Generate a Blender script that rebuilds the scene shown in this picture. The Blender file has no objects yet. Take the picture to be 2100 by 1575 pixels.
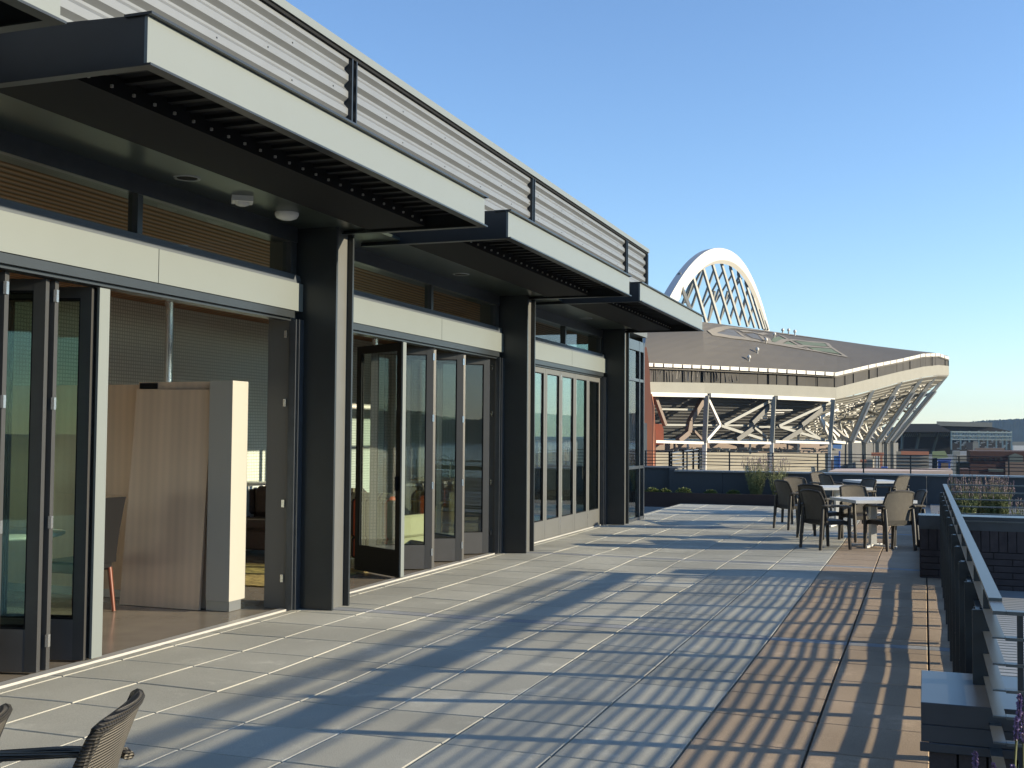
import bpy, bmesh, math, random
from mathutils import Vector, Matrix, noise
from mathutils.bvhtree import BVHTree
random.seed(7)
R = math.radians
S = bpy.context.scene
COL = S.collection

# ------------------------------------------------------------------ camera
YAW, PITCH, ROLL, HCAM, FPX = .3479, .0442, .0074, 1.653, 2330.0
Fv = Vector((-math.sin(YAW)*math.cos(PITCH), math.cos(YAW)*math.cos(PITCH), math.sin(PITCH)))
R0 = Vector((math.cos(YAW), math.sin(YAW), 0)); U0 = R0.cross(Fv)
Rv = R0*math.cos(ROLL)+U0*math.sin(ROLL); Uv = -R0*math.sin(ROLL)+U0*math.cos(ROLL)
CP = Vector((0, 0, HCAM))
cd = bpy.data.cameras.new('camera'); cam = bpy.data.objects.new('camera', cd); COL.objects.link(cam)
cd.sensor_width = 36; cd.lens = FPX/2100*36; cd.clip_start = .05; cd.clip_end = 30000
M = Matrix((Rv, Uv, -Fv)).transposed().to_4x4(); M.translation = CP
cam.matrix_world = M
S.camera = cam
# ------------------------------------------------------------------ sky, sun, exposure
SUN_EL, SUN_AZ = 14.3, 12.5            # azimuth measured from +X (west) towards +Y (south)
sd = Vector((math.cos(R(SUN_EL))*math.cos(R(SUN_AZ)), math.cos(R(SUN_EL))*math.sin(R(SUN_AZ)), math.sin(R(SUN_EL))))
W = bpy.data.worlds.new("World"); S.world = W; W.use_nodes = True
wn = W.node_tree; wn.nodes.clear()
sky = wn.nodes.new('ShaderNodeTexSky'); sky.sky_type = 'NISHITA'; sky.sun_disc = False
sky.sun_elevation = R(SUN_EL); sky.sun_rotation = R(90-SUN_AZ); sky.air_density = 1.0; sky.dust_density = .1; sky.ozone_density = 2.0; sky.altitude = 30
bg = wn.nodes.new('ShaderNodeBackground'); bg.inputs[1].default_value = .12
wo = wn.nodes.new('ShaderNodeOutputWorld'); wb = wn.nodes.new('ShaderNodeVectorMath'); wb.operation = 'MULTIPLY'; wb.inputs[1].default_value = (.90, 1.03, 1.24)   # camera white balance on the cold side
wn.links.new(sky.outputs[0], wb.inputs[0]); wn.links.new(wb.outputs[0], bg.inputs[0]); wn.links.new(bg.outputs[0], wo.inputs[0])
sl = bpy.data.lights.new('sun', 'SUN'); sl.energy = 5.0; sl.angle = R(.53); sl.color = (1, .87, .63)
so = bpy.data.objects.new('sun', sl); COL.objects.link(so); so.rotation_euler = sd.to_track_quat('Z', 'Y').to_euler()
S.view_settings.view_transform = 'Standard'; S.view_settings.look = 'None'; S.view_settings.exposure = .82; S.view_settings.gamma = 1
S.cycles.max_bounces = 8; S.cycles.transparent_max_bounces = 16; S.cycles.glossy_bounces = 4; S.cycles.diffuse_bounces = 6
S.cycles.caustics_reflective = False; S.cycles.caustics_refractive = False
S.cycles.use_denoising = True

def at(x, y, D):                         # point seen at photo pixel (x, y), D metres in front of the camera
    return CP+(Fv+Rv*((x-1050)/FPX)+Uv*((787.5-y)/FPX))*D

# ------------------------------------------------------------------ materials
def mat(name, col, rough=.6, metal=0, noise_scale=None, noise_amt=.15, bump=0, bump_scale=40, spec=.5, emit=None, coat=0):
    m = bpy.data.materials.new(name); m.use_nodes = True; n = m.node_tree; b = n.nodes['Principled BSDF']
    b.inputs['Base Color'].default_value = (*col, 1); b.inputs['Roughness'].default_value = rough; b.inputs['Metallic'].default_value = metal
    b.inputs['Specular IOR Level'].default_value = spec; b.inputs['Coat Weight'].default_value = coat
    tc = n.nodes.new('ShaderNodeTexCoord')
    if noise_scale:
        t = n.nodes.new('ShaderNodeTexNoise'); t.inputs['Scale'].default_value = noise_scale; t.inputs['Detail'].default_value = 6
        n.links.new(tc.outputs['Object'], t.inputs['Vector'])
        mr = n.nodes.new('ShaderNodeMapRange'); mr.inputs[1].default_value = .25; mr.inputs[2].default_value = .75
        mr.inputs[3].default_value = 1-noise_amt; mr.inputs[4].default_value = 1+noise_amt; n.links.new(t.outputs[0], mr.inputs[0])
        mx = n.nodes.new('ShaderNodeMix'); mx.data_type = 'RGBA'; mx.blend_type = 'MULTIPLY'; mx.inputs[0].default_value = 1
        mx.inputs[6].default_value = (*col, 1); n.links.new(mr.outputs[0], mx.inputs[7]); n.links.new(mx.outputs[2], b.inputs['Base Color'])
        m['mix'] = mx.name
    if bump:
        t2 = n.nodes.new('ShaderNodeTexNoise'); t2.inputs['Scale'].default_value = bump_scale; t2.inputs['Detail'].default_value = 5
        n.links.new(tc.outputs['Object'], t2.inputs['Vector'])
        bp = n.nodes.new('ShaderNodeBump'); bp.inputs['Strength'].default_value = bump; bp.inputs['Distance'].default_value = .01
        n.links.new(t2.outputs[0], bp.inputs['Height']); n.links.new(bp.outputs[0], b.inputs['Normal'])
    if emit: b.inputs['Emission Color'].default_value = (*col, 1); b.inputs['Emission Strength'].default_value = emit
    return m
def nd(m): return m.node_tree.nodes, m.node_tree.links, m.node_tree.nodes['Principled BSDF']
def wave_bump(m, axis, scale, strength, dist=.01, colour=None, amt=.3):
    n, l, b = nd(m); tc = n.new('ShaderNodeTexCoord'); w = n.new('ShaderNodeTexWave'); w.bands_direction = axis; w.inputs['Scale'].default_value = scale
    w.inputs['Distortion'].default_value = 0; l.new(tc.outputs['Object'], w.inputs['Vector'])
    bp = n.new('ShaderNodeBump'); bp.inputs['Strength'].default_value = strength; bp.inputs['Distance'].default_value = dist
    l.new(w.outputs['Color'], bp.inputs['Height'])
    old = b.inputs['Normal'].links
    if old: l.new(old[0].from_socket, bp.inputs['Normal'])
    l.new(bp.outputs[0], b.inputs['Normal'])
    if amt:
        mr = n.new('ShaderNodeMapRange'); mr.inputs[3].default_value = 1-amt; mr.inputs[4].default_value = 1.0; l.new(w.outputs['Color'], mr.inputs[0])
        mx = n.new('ShaderNodeMix'); mx.data_type = 'RGBA'; mx.blend_type = 'MULTIPLY'; mx.inputs[0].default_value = 1
        src = b.inputs['Base Color'].links
        if src: l.new(src[0].from_socket, mx.inputs[6])
        else: mx.inputs[6].default_value = b.inputs['Base Color'].default_value
        l.new(mr.outputs[0], mx.inputs[7]); l.new(mx.outputs[2], b.inputs['Base Color'])
    return m
def vec_rand_tint(m, scale_vec, amt):    # per-brick / per-plank tint on a world grid
    n, l, b = nd(m); tc = n.new('ShaderNodeTexCoord'); mp = n.new('ShaderNodeMapping'); mp.inputs['Scale'].default_value = scale_vec
    l.new(tc.outputs['Object'], mp.inputs[0]); fl = n.new('ShaderNodeVectorMath'); fl.operation = 'FLOOR'; l.new(mp.outputs[0], fl.inputs[0])
    wn_ = n.new('ShaderNodeTexWhiteNoise'); l.new(fl.outputs[0], wn_.inputs[0])
    mr = n.new('ShaderNodeMapRange'); mr.inputs[3].default_value = 1-amt; mr.inputs[4].default_value = 1+amt; l.new(wn_.outputs[0], mr.inputs[0])
    mx = n.new('ShaderNodeMix'); mx.data_type = 'RGBA'; mx.blend_type = 'MULTIPLY'; mx.inputs[0].default_value = 1
    src = b.inputs['Base Color'].links
    if src: l.new(src[0].from_socket, mx.inputs[6])
    else: mx.inputs[6].default_value = b.inputs['Base Color'].default_value
    l.new(mr.outputs[0], mx.inputs[7]); l.new(mx.outputs[2], b.inputs['Base Color'])
    return m
def glass(name, tint, ior=1.7, rough=0.0):
    m = bpy.data.materials.new(name); m.use_nodes = True; n = m.node_tree.nodes; l = m.node_tree.links; n.clear()
    o = n.new('ShaderNodeOutputMaterial'); mx = n.new('ShaderNodeMixShader'); f = n.new('ShaderNodeFresnel'); f.inputs[0].default_value = ior
    g = n.new('ShaderNodeBsdfGlossy'); g.inputs['Roughness'].default_value = rough; t = n.new('ShaderNodeBsdfTransparent'); t.inputs[0].default_value = (*tint, 1)
    ge = n.new('ShaderNodeNewGeometry'); iv = n.new('ShaderNodeMath'); iv.operation = 'SUBTRACT'; iv.inputs[0].default_value = 1; l.new(ge.outputs['Backfacing'], iv.inputs[1])
    mu = n.new('ShaderNodeMath'); mu.operation = 'MULTIPLY'; l.new(f.outputs[0], mu.inputs[0]); l.new(iv.outputs[0], mu.inputs[1]); l.new(mu.outputs[0], mx.inputs[0]); l.new(t.outputs[0], mx.inputs[1]); l.new(g.outputs[0], mx.inputs[2]); l.new(mx.outputs[0], o.inputs[0])
    return m
MT = {}
MT['light'] = mat('light_paint', (.165, .185, .182), .42, 0, 3, .015)
MT['steel'] = mat('steel_paint', (.025, .030, .034), .33, .1, 5, .08)
MT['strip'] = mat('lit_steel_paint', (.115, .117, .113), .45, .1, 5, .05)  # lighter copy of the column paint, sunlight put into its colour
MT['doorframe'] = mat('door_paint', (.06, .06, .06), .4, .2, 8, .06)
MT['doorpanel'] = mat('door_lower_paint', (.085, .083, .082), .42, .1, 8, .06)
MT['soffit'] = mat('soffit_metal', (.045, .058, .052), .28, .2, 3, .08)
MT['black'] = mat('dark_steel', (.006, .007, .009), .7, 0, spec=.2)
MT['corr'] = mat('corrugated_metal', (.172, .184, .198), .45, .25, 3, .06)
MT['chrome'] = mat('bright_hinge_metal', (.7, .7, .7), .25, .9)
MT['alu'] = mat('threshold_aluminium', (.50, .49, .46), .4, .2)
MT['sillm'] = mat('sill_paint', (.10, .115, .135), .35, .1)
MT['dimsteel'] = mat('deck_rib_paint', (.010, .012, .014), .6, 0, spec=.3)
MT['white'] = mat('white_paint', (.72, .72, .70), .5, 0, .3, .04)
MT['glass'] = glass('door_glass', (.90, .955, .925), 2.0)
MT['glass2'] = glass('window_glass', (.72, .80, .78), 2.4)
MT['glass3'] = glass('clerestory_glass', (.85, .9, .87), 1.7)
MT['sub'] = mat('sub_deck', (.03, .03, .03), .9)
MT['brick'] = mat('dark_brick', (.055, .042, .042), .85, 0, 9, .25, .3, 60)
MT['mortar'] = mat('dark_mortar', (.02, .018, .018), .9)
MT['coping'] = mat('coping_metal', (.06, .068, .08), .3, .3, 9, .12)
MT['rail'] = mat('railing_paint', (.10, .108, .106), .35, .3, 12, .06)
MT['wallp'] = mat('rooftop_wall', (.052, .056, .06), .7, 0, 1.5, .12)
MT['cap'] = mat('wall_cap_metal', (.26, .28, .30), .3, .5)
MT['soilbox'] = mat('planter_box_paint', (.035, .022, .02), .8)
MT['soil'] = mat('soil', (.05, .032, .022), .95, 0, 20, .4, .6, 60)
MT['gravel'] = mat('blue_grey_gravel', (.13, .14, .15), .9, 0, 30, .4, .5, 60)
MT['concrete_floor'] = mat('polished_concrete', (.26, .225, .18), .2, 0, 2.5, .18, .05, 8)
MT['ceil'] = mat('wood_ceiling', (.36, .165, .07), .5, 0, 3, .1)
MT['tilewall'] = mat('tile_wall', (.78, .78, .74), .28, 0)
MT['wood'] = mat('maple_veneer', (.70, .53, .38), .3, 0, 1.2, .06)
wave_bump(MT['wood'], 'X', .9, .1, .002, amt=.10); wave_bump(MT['wood'], 'X', 3.7, .1, .002, amt=.07)
MT['greybox'] = mat('pale_laminate', (.38, .365, .32), .5)
MT['inwall'] = mat('interior_wall', (.10, .10, .095), .6)
MT['leather'] = mat('black_leather', (.012, .012, .013), .28)
MT['redwood'] = mat('red_brown_wood', (.16, .045, .022), .4)
MT['tabletop'] = mat('grey_tabletop', (.42, .42, .40), .35)
MT['sofa'] = mat('brown_fabric', (.05, .032, .026), .9, 0, 60, .2, .3, 200)
MT['white_table'] = mat('white_table_slats', (.62, .62, .6), .45)
MT['orange_wood'] = mat('orange_bookcase_wood', (.36, .15, .04), .45)
# wicker: two crossed waves
def wicker(name, col):
    m = mat(name, col, .5, 0, 14, .15)
    wave_bump(m, 'Z', 34, .9, .010, amt=.5); wave_bump(m, 'Y', 30, .6, .006, amt=.45)
    return m
MT['wicker'] = wicker('wicker_weave', (.235, .205, .16)); MT['wickerdark'] = wicker('wicker_weave_dark', (.07, .06, .046))
MT['chairleg'] = mat('chair_leg', (.028, .024, .02), .5)
wave_bump(MT['ceil'], 'X', 2.6, 1, .02, amt=.75)
# tile wall: small grid
def grid_tex(m, s, lo=.55):
    n, l, b = nd(m); tc = n.new('ShaderNodeTexCoord'); sx = n.new('ShaderNodeSeparateXYZ'); l.new(tc.outputs['Object'], sx.inputs[0]); mp = n.new('ShaderNodeCombineXYZ'); l.new(sx.outputs[1], mp.inputs[0]); l.new(sx.outputs[2], mp.inputs[1]); br = n.new('ShaderNodeTexBrick'); br.offset = 0
    br.inputs['Scale'].default_value = 1; br.inputs['Brick Width'].default_value = s; br.inputs['Row Height'].default_value = s; br.inputs['Mortar Size'].default_value = s*.16
    c = b.inputs['Base Color'].default_value
    br.inputs['Color1'].default_value = c; br.inputs['Color2'].default_value = (c[0]*.92, c[1]*.92, c[2]*.92, 1); br.inputs['Mortar'].default_value = (c[0]*lo, c[1]*lo, c[2]*lo, 1)
    l.new(mp.outputs[0], br.inputs['Vector']); l.new(br.outputs[0], b.inputs['Base Color'])
grid_tex(MT['tilewall'], .05, .62)
# paver materials
def paver(name, col, amt=.10):
    m = mat(name, col, .95, 0, .9, .16, .35, 160, spec=.15)
    n, l, b = nd(m)
    # fine speckle
    tc = n.new('ShaderNodeTexCoord'); t = n.new('ShaderNodeTexNoise'); t.inputs['Scale'].default_value = 220; t.inputs['Detail'].default_value = 3
    l.new(tc.outputs['Object'], t.inputs[0]); mr = n.new('ShaderNodeMapRange'); mr.inputs[1].default_value = .35; mr.inputs[2].default_value = .65; mr.inputs[3].default_value = .85; mr.inputs[4].default_value = 1.15
    l.new(t.outputs[0], mr.inputs[0]); at_ = n.new('ShaderNodeAttribute'); at_.attribute_name = 'tint'
    mu = n.new('ShaderNodeMath'); mu.operation = 'MULTIPLY'; l.new(mr.outputs[0], mu.inputs[0]); l.new(at_.outputs['Fac'], mu.inputs[1])
    # worn pale stains
    t3 = n.new('ShaderNodeTexNoise'); t3.inputs['Scale'].default_value = 2.2; t3.inputs['Detail'].default_value = 9; t3.inputs['Roughness'].default_value = .7; l.new(tc.outputs['Object'], t3.inputs[0])
    m3 = n.new('ShaderNodeMapRange'); m3.inputs[1].default_value = .56; m3.inputs[2].default_value = .72; m3.inputs[3].default_value = 1; m3.inputs[4].default_value = 1.35; l.new(t3.outputs[0], m3.inputs[0])
    mu2 = n.new('ShaderNodeMath'); mu2.operation = 'MULTIPLY'; l.new(mu.outputs[0], mu2.inputs[0]); l.new(m3.outputs[0], mu2.inputs[1])
    mx = n.new('ShaderNodeMix'); mx.data_type = 'RGBA'; mx.blend_type = 'MULTIPLY'; mx.inputs[0].default_value = 1
    l.new(b.inputs['Base Color'].links[0].from_socket, mx.inputs[6]); l.new(mu2.outputs[0], mx.inputs[7]); l.new(mx.outputs[2], b.inputs['Base Color'])
    wave_bump(m, 'Y', 26, .55, .004, amt=.10)
    return m
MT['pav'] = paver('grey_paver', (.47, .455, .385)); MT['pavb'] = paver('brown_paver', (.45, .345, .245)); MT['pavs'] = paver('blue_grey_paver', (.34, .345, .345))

# ------------------------------------------------------------------ mesh builder
class MB:
    def __init__(s): s.v = []; s.f = []; s.mi = []; s.sm = []
    def add(s, vs, fs, mi=0, smooth=False):
        k = len(s.v); s.v += [Vector(v) for v in vs]; s.f += [[k+i for i in f] for f in fs]; s.mi += [mi]*len(fs); s.sm += [smooth]*len(fs); return s
    def box(s, x0, x1, y0, y1, z0, z1, mi=0):
        return s.add([(x0,y0,z0),(x1,y0,z0),(x1,y1,z0),(x0,y1,z0),(x0,y0,z1),(x1,y0,z1),(x1,y1,z1),(x0,y1,z1)],
                     [(0,3,2,1),(4,5,6,7),(0,1,5,4),(1,2,6,5),(2,3,7,6),(3,0,4,7)], mi)
    def obox(s, c, ax, ay, az, mi=0):    # oriented box: centre and three half-vectors
        c, ax, ay, az = map(Vector, (c, ax, ay, az))
        vs = [c+ax*i+ay*j+az*k for k in (-1,1) for (i,j) in ((-1,-1),(1,-1),(1,1),(-1,1))]
        return s.add(vs, [(0,3,2,1),(4,5,6,7),(0,1,5,4),(1,2,6,5),(2,3,7,6),(3,0,4,7)], mi)
    def bar(s, a, b, w, h=None, up=(0,0,1), mi=0):
        a, b = Vector(a), Vector(b); d = (b-a); L = d.length; d = d/L; u = Vector(up); r = d.cross(u)
        if r.length < 1e-4: r = d.cross(Vector((1,0,0)))
        r.normalize(); u = r.cross(d).normalized(); return s.obox((a+b)/2, d*L/2, r*w/2, u*(h or w)/2, mi)
    def tube(s, pts, r, n=8, mi=0, cap=True, smooth=True):
        pts = [Vector(p) for p in pts]; rr = r if isinstance(r, (list, tuple)) else [r]*len(pts); k = len(s.v); rings = []
        for i, p in enumerate(pts):
            d = (pts[min(i+1, len(pts)-1)]-pts[max(i-1, 0)]).normalized(); a = d.cross(Vector((0,0,1)))
            if a.length < .05: a = d.cross(Vector((1,0,0)))
            a.normalize(); b = d.cross(a)
            rings.append([p+(a*math.cos(2*math.pi*q/n)+b*math.sin(2*math.pi*q/n))*rr[i] for q in range(n)])
        vs = [v for g in rings for v in g]; fs = [(i*n+q, i*n+(q+1)%n, (i+1)*n+(q+1)%n, (i+1)*n+q) for i in range(len(pts)-1) for q in range(n)]
        s.add(vs, fs, mi, smooth)
        if cap: s.add(rings[0], [tuple(range(n))], mi); s.add(rings[-1], [tuple(range(n))[::-1]], mi)
        return s
    def lathe(s, c, prof, n=24, mi=0, smooth=True):
        c = Vector(c); vs = [c+Vector((r*math.cos(2*math.pi*q/n), r*math.sin(2*math.pi*q/n), z)) for r, z in prof for q in range(n)]
        fs = [(i*n+q, i*n+(q+1)%n, (i+1)*n+(q+1)%n, (i+1)*n+q) for i in range(len(prof)-1) for q in range(n)]
        s.add(vs, fs, mi, smooth); return s
    def prism(s, poly, d, mi=0):         # polygon (3-D points) extruded by vector d
        poly = [Vector(p) for p in poly]; d = Vector(d); n = len(poly)
        return s.add(poly+[p+d for p in poly], [tuple(range(n))[::-1], tuple(range(n, 2*n))]+[(i, (i+1)%n, n+(i+1)%n, n+i) for i in range(n)], mi)
    def grid(s, rows, mi=0, smooth=True, thick=None, closed=False):
        n = len(rows[0]); m = len(rows); vs = [Vector(p) for r in rows for p in r]
        fs = [(i*n+j, i*n+j+1, (i+1)*n+j+1, (i+1)*n+j) for i in range(m-1) for j in range(n-1)]
        s.add(vs, fs, mi, smooth)
        if thick is not None:
            t = Vector(thick); s.add([v+t for v in vs], [f[::-1] for f in fs], mi, smooth)
            b = [(i) for i in range(n)]+[(i*n+n-1) for i in range(1, m)]+[((m-1)*n+j) for j in range(n-2, -1, -1)]+[(i*n) for i in range(m-2, 0, -1)]
            e = [vs[i] for i in b]; q = len(e); s.add(e+[v+t for v in e], [(i, q+i, q+(i+1)%q, (i+1)%q) for i in range(q)], mi)
        return s
    def build(s, name, mats, parent=None, bevel=0, fixn=True):
        me = bpy.data.meshes.new(name); me.from_pydata([tuple(v) for v in s.v], [], s.f)
        ms = mats if isinstance(mats, (list, tuple)) else [mats]
        for m in ms: me.materials.append(MT[m] if isinstance(m, str) else m)
        me.polygons.foreach_set('material_index', s.mi); me.polygons.foreach_set('use_smooth', s.sm)
        if fixn:
            b = bmesh.new(); b.from_mesh(me)
            if bevel: bmesh.ops.bevel(b, geom=[e for e in b.edges], offset=bevel, segments=1, affect='EDGES', clamp_overlap=True)
            bmesh.ops.recalc_face_normals(b, faces=b.faces); b.to_mesh(me); b.free()
        me.update(); o = bpy.data.objects.new(name, me); COL.objects.link(o)
        if parent: o.parent = parent; o.matrix_parent_inverse = parent.matrix_world.inverted() if False else Matrix.Translation(-parent.location) if parent.type == 'EMPTY' and not parent.rotation_euler.z else Matrix.Identity(4)
        return o
def thing(name, label, cat, loc=(0,0,0), group=None, rz=0):
    o = bpy.data.objects.new(name, None); COL.objects.link(o); o.location = loc; o.rotation_euler.z = rz; o.empty_display_size = .1
    o['label'] = label; o['category'] = cat
    if group: o['group'] = group
    return o
def tag(o, label, cat, group=None):
    o['label'] = label; o['category'] = cat
    if group: o['group'] = group
    return o
def kind(o, k='structure'): o['kind'] = k; return o
def copy_tree(o, parent=None):
    c = o.copy(); COL.objects.link(c)
    if parent: c.parent = parent
    for ch in [x for x in list(COL.objects) if x.parent == o]: copy_tree(ch, c)
    return c
def part(mb, name, m, parent, **k):      # mesh written in world coordinates under an unrotated Empty (or under another part at the origin)
    return mb.build(name, m, parent, **k)

BAY = 5.486
XT = -5.654                               # door threshold line
# ================================================================== BUILDING
B = thing('office_building', 'grey steel and glass rooftop storey with canopies and folding doors beside the terrace', 'building')
YE = 22.25                                # far end of the glazed storey
colY = [9.44-BAY*2, 9.44-BAY, 9.44, 9.44+BAY, 9.44+2*BAY]
for y in colY:                            # H-section columns: two flanges square to the wall, web between
    c = MB(); c.box(-5.62, -5.19, y, y+.03, 0.0, 3.6); c.box(-5.62, -5.19, y+.32, y+.35, 0.0, 3.6)
    o = part(c, 'column', 'steel', B)
    w = MB(); w.box(-5.62, -5.245, y+.031, y+.319, .0, 3.6); w.build('web', 'strip', o)
    j = MB(); j.box(-5.64, -5.53, y-.085, y-.001, 0, 2.72); j.box(-5.615, -5.555, y-.105, y-.0855, 0, 2.72)
    j.build('door_jamb', 'coping', B)
    r = MB(); r.box(-5.88, -5.625, y-.06, y+.41, 0, 3.5); r.build('wall_return', 'inwall', B)
    for z in (.25, .95, 1.9, 2.55): h = MB(); h.box(-5.70, -5.67, y-.075, y-.0605, z, z+.07); h.build('strike_plate', 'chrome', o)
# wall strip behind the columns and above the clerestory
w = MB(); w.box(-5.85, -5.70, -8, YE-1.5, 3.475, 4.6); part(w, 'wall', 'steel', B)
for k, y0 in enumerate(colY):
    a, b = y0+.36, y0+BAY-.12
    if k == 4: break
    # fascia band over the doors: two panels with a seam
    bd = MB(); mid = y0+.36+(7.27-9.44+BAY-.36)   # seam
    bd.box(-5.66, -5.545, a-.12, mid-.004, 2.80, 3.062); bd.box(-5.66, -5.545, mid+.004, b+.385, 2.80, 3.062)
    band = part(bd, 'door_header_band', 'light', B)
    sl_ = MB(); sl_.prism([(-5.63, a-.1, 3.064), (-5.565, a-.1, 3.064), (-5.58, a-.1, 3.145), (-5.63, a-.1, 3.15)], (0, b-a+.30, 0)); part(sl_, 'window_sill', 'sillm', B)
    tr = MB(); tr.box(-5.75, -5.56, a, b+.0, 2.73, 2.797); tr.box(-5.72, -5.60, a, b, 2.705, 2.7295); part(tr, 'door_track', 'steel', B)
    # clerestory
    cf = MB(); cf.box(-5.70, -5.62, a, b+.1, 3.05, 3.16); cf.box(-5.70, -5.60, a, b+.1, 3.46, 3.60)
    m_ = y0+.36+(7.12-9.44+BAY-.36)
    cf.box(-5.70, -5.61, m_-.03, m_+.03, 3.16, 3.46); cf.box(-5.70, -5.61, b+.0, b+.1, 3.16, 3.46)
    cw = part(cf, 'clerestory_window', 'coping', B)
    g = MB(); g.box(-5.665, -5.655, a, b+.05, 3.15, 3.47); g.build('glass_pane', 'glass3', cw)
    # soffit
    s = MB(); s.box(-5.70, -4.96, y0-.2, y0+BAY-.2015, 3.60, 3.63); part(s, 'soffit', 'soffit', B)
    th = MB(); th.box(-5.70, -5.63, a, b+.1, -.02, .006); th.box(-5.625, -5.605, a-.1, b+.1, -.02, .008); part(th, 'threshold', 'alu', B)
# parapet wall with corrugated cladding
PX = -5.27
prof = [(0, 0), (.045, .0), (.06, .04), (.11, .04), (.125, 0)]
rows = []; per = .17; z = 3.86
while z < 5.33:
    for dz, dx in ((0, 0), (.022, 0), (.060, .042), (.122, .042)):
        if z+dz < 5.36: rows.append((PX-.06+dx, z+dz))
    z += per
c = MB(); c.grid([[(x, -8, z) for x, z in rows], [(x, 22.55, z) for x, z in rows]], smooth=False)
cl = part(c, 'corrugated_cladding', 'corr', B, fixn=False)
sc = MB()
for zi in range(8):
    zz = 3.86+per*zi+.155-.03+.0
    for i in range(22):
        y = -2+i*1.15+(.4 if zi % 2 else 0)
        if y < 22.4: sc.box(PX-.018, PX-.013, y-.006, y+.006, 3.86+per*zi+.085, 3.86+per*zi+.097)
sc.build('cladding_screw', 'steel', cl)
c = MB(); c.box(PX-.35, PX-.07, -8, 22.5, 3.64, 5.36); part(c, 'parapet_core', 'steel', B)
c = MB(); c.box(PX-.42, PX+.035, -8, 22.6, 5.362, 5.44); c.box(PX-.40, PX+.012, -8, 22.58, 5.33, 5.3615, 1); part(c, 'coping', ['light', 'black'], B)
for y in (9.86-BAY*2, 9.86-BAY, 9.86, 9.86+BAY, 9.86+2*BAY, 22.52):
    c = MB(); c.box(PX-.08, PX+.02, y-.05, y-.03, 3.86, 5.33); c.box(PX-.08, PX+.02, y+.04, y+.06, 3.86, 5.33); c.box(PX-.08, PX-.03, y-.03, y+.04, 3.86, 5.33); part(c, 'cladding_post', 'steel', B)
# canopies
def canopy(y0, y1, lights):
    XF = -3.80
    c = MB()                              # channel frame: lit front fascia
    c.box(XF-.02, XF, y0, y1, 3.575, 3.83)
    o = part(c, 'canopy', 'light', B)
    f = MB(); f.box(XF-.0205-.12, XF+.035, y0-.015, y1+.015, 3.8305, 3.845)           # thin top flange
    f.box(-5.4, XF-.021, y0, y0+.02, 3.575, 3.83); f.box(-5.4, XF-.021, y1-.02, y1, 3.575, 3.83)
    f.box(-5.4, XF-.0455, y0-.01, y0+.06, 3.562, 3.5745); f.box(-5.4, XF-.0455, y1-.06, y1+.01, 3.562, 3.5745); f.box(XF-.045, XF+.03, y0-.01, y1+.01, 3.562, 3.5745)
    f.build('canopy_edge', 'steel', o)  # fascia's frame in dark paint that stands in for shade
    b = MB(); b.box(-4.96, -4.36, y0+.09, y1-.09, 3.585, 3.80); b.build('canopy_beam', 'black', o)
    d = MB(); n = int((y1-y0)/.2)
    for i in range(n):
        yy = y0+.12+i*(y1-y0-.3)/(n-1); d.box(-4.36, XF-.03, yy, yy+.05, 3.675, 3.699, 1)
    d.box(-5.45, XF-.0205, y0+.02, y1-.02, 3.70, 3.825); d.build('canopy_deck', ['black', 'dimsteel'], o)
    e = MB()
    for i in range(n):
        yy = y0+.2+i*(y1-y0-.4)/(n-1); e.box(-4.355, -4.340, yy-.007, yy+.007, 3.615, 3.632)
    e.build('deck_clip', 'alu', o)
    b = MB(); b.prism([(-5.45, y0+.01, 3.83), (XF-.02, y0+.01, 3.83), (XF-.02, y0+.01, 3.84), (-5.45, y0+.01, 3.9)], (0, y1-y0-.02, 0)); b.build('canopy_roof', 'steel', o)
    return o
for k in range(-1, 3): canopy(4.85+BAY*k, 9.70+BAY*k, None)
def downlight(x, y):
    d = MB(); d.lathe((x, y, 3.6), [(.078, -.001), (.088, -.008), (.10, -.008), (.105, 0)], 28)
    o = part(d, 'downlight', 'cap', B)
    d = MB(); d.lathe((x, y, 3.6), [(0.0, -.0035), (.078, -.003)], 28); d.build('lens', 'black', o)
for k in range(-1, 3): downlight(-5.30, 7.27+BAY*k)
d = MB(); d.lathe((-5.30, 8.72, 3.6), [(.105, 0), (.105, -.02), (.09, -.045), (.05, -.062), (0, -.066)], 28); part(d, 'dome_light', 'white', B)
d = MB(); d.obox((-5.30, 8.02, 3.578), (.07, .05, 0), (-.05, .07, 0), (0, 0, .022)); d.lathe((-5.30, 8.02, 3.556), [(.06, 0), (.055, -.02), (.03, -.03), (0, -.031)], 20); part(d, 'smoke_detector', 'white', B)
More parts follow.
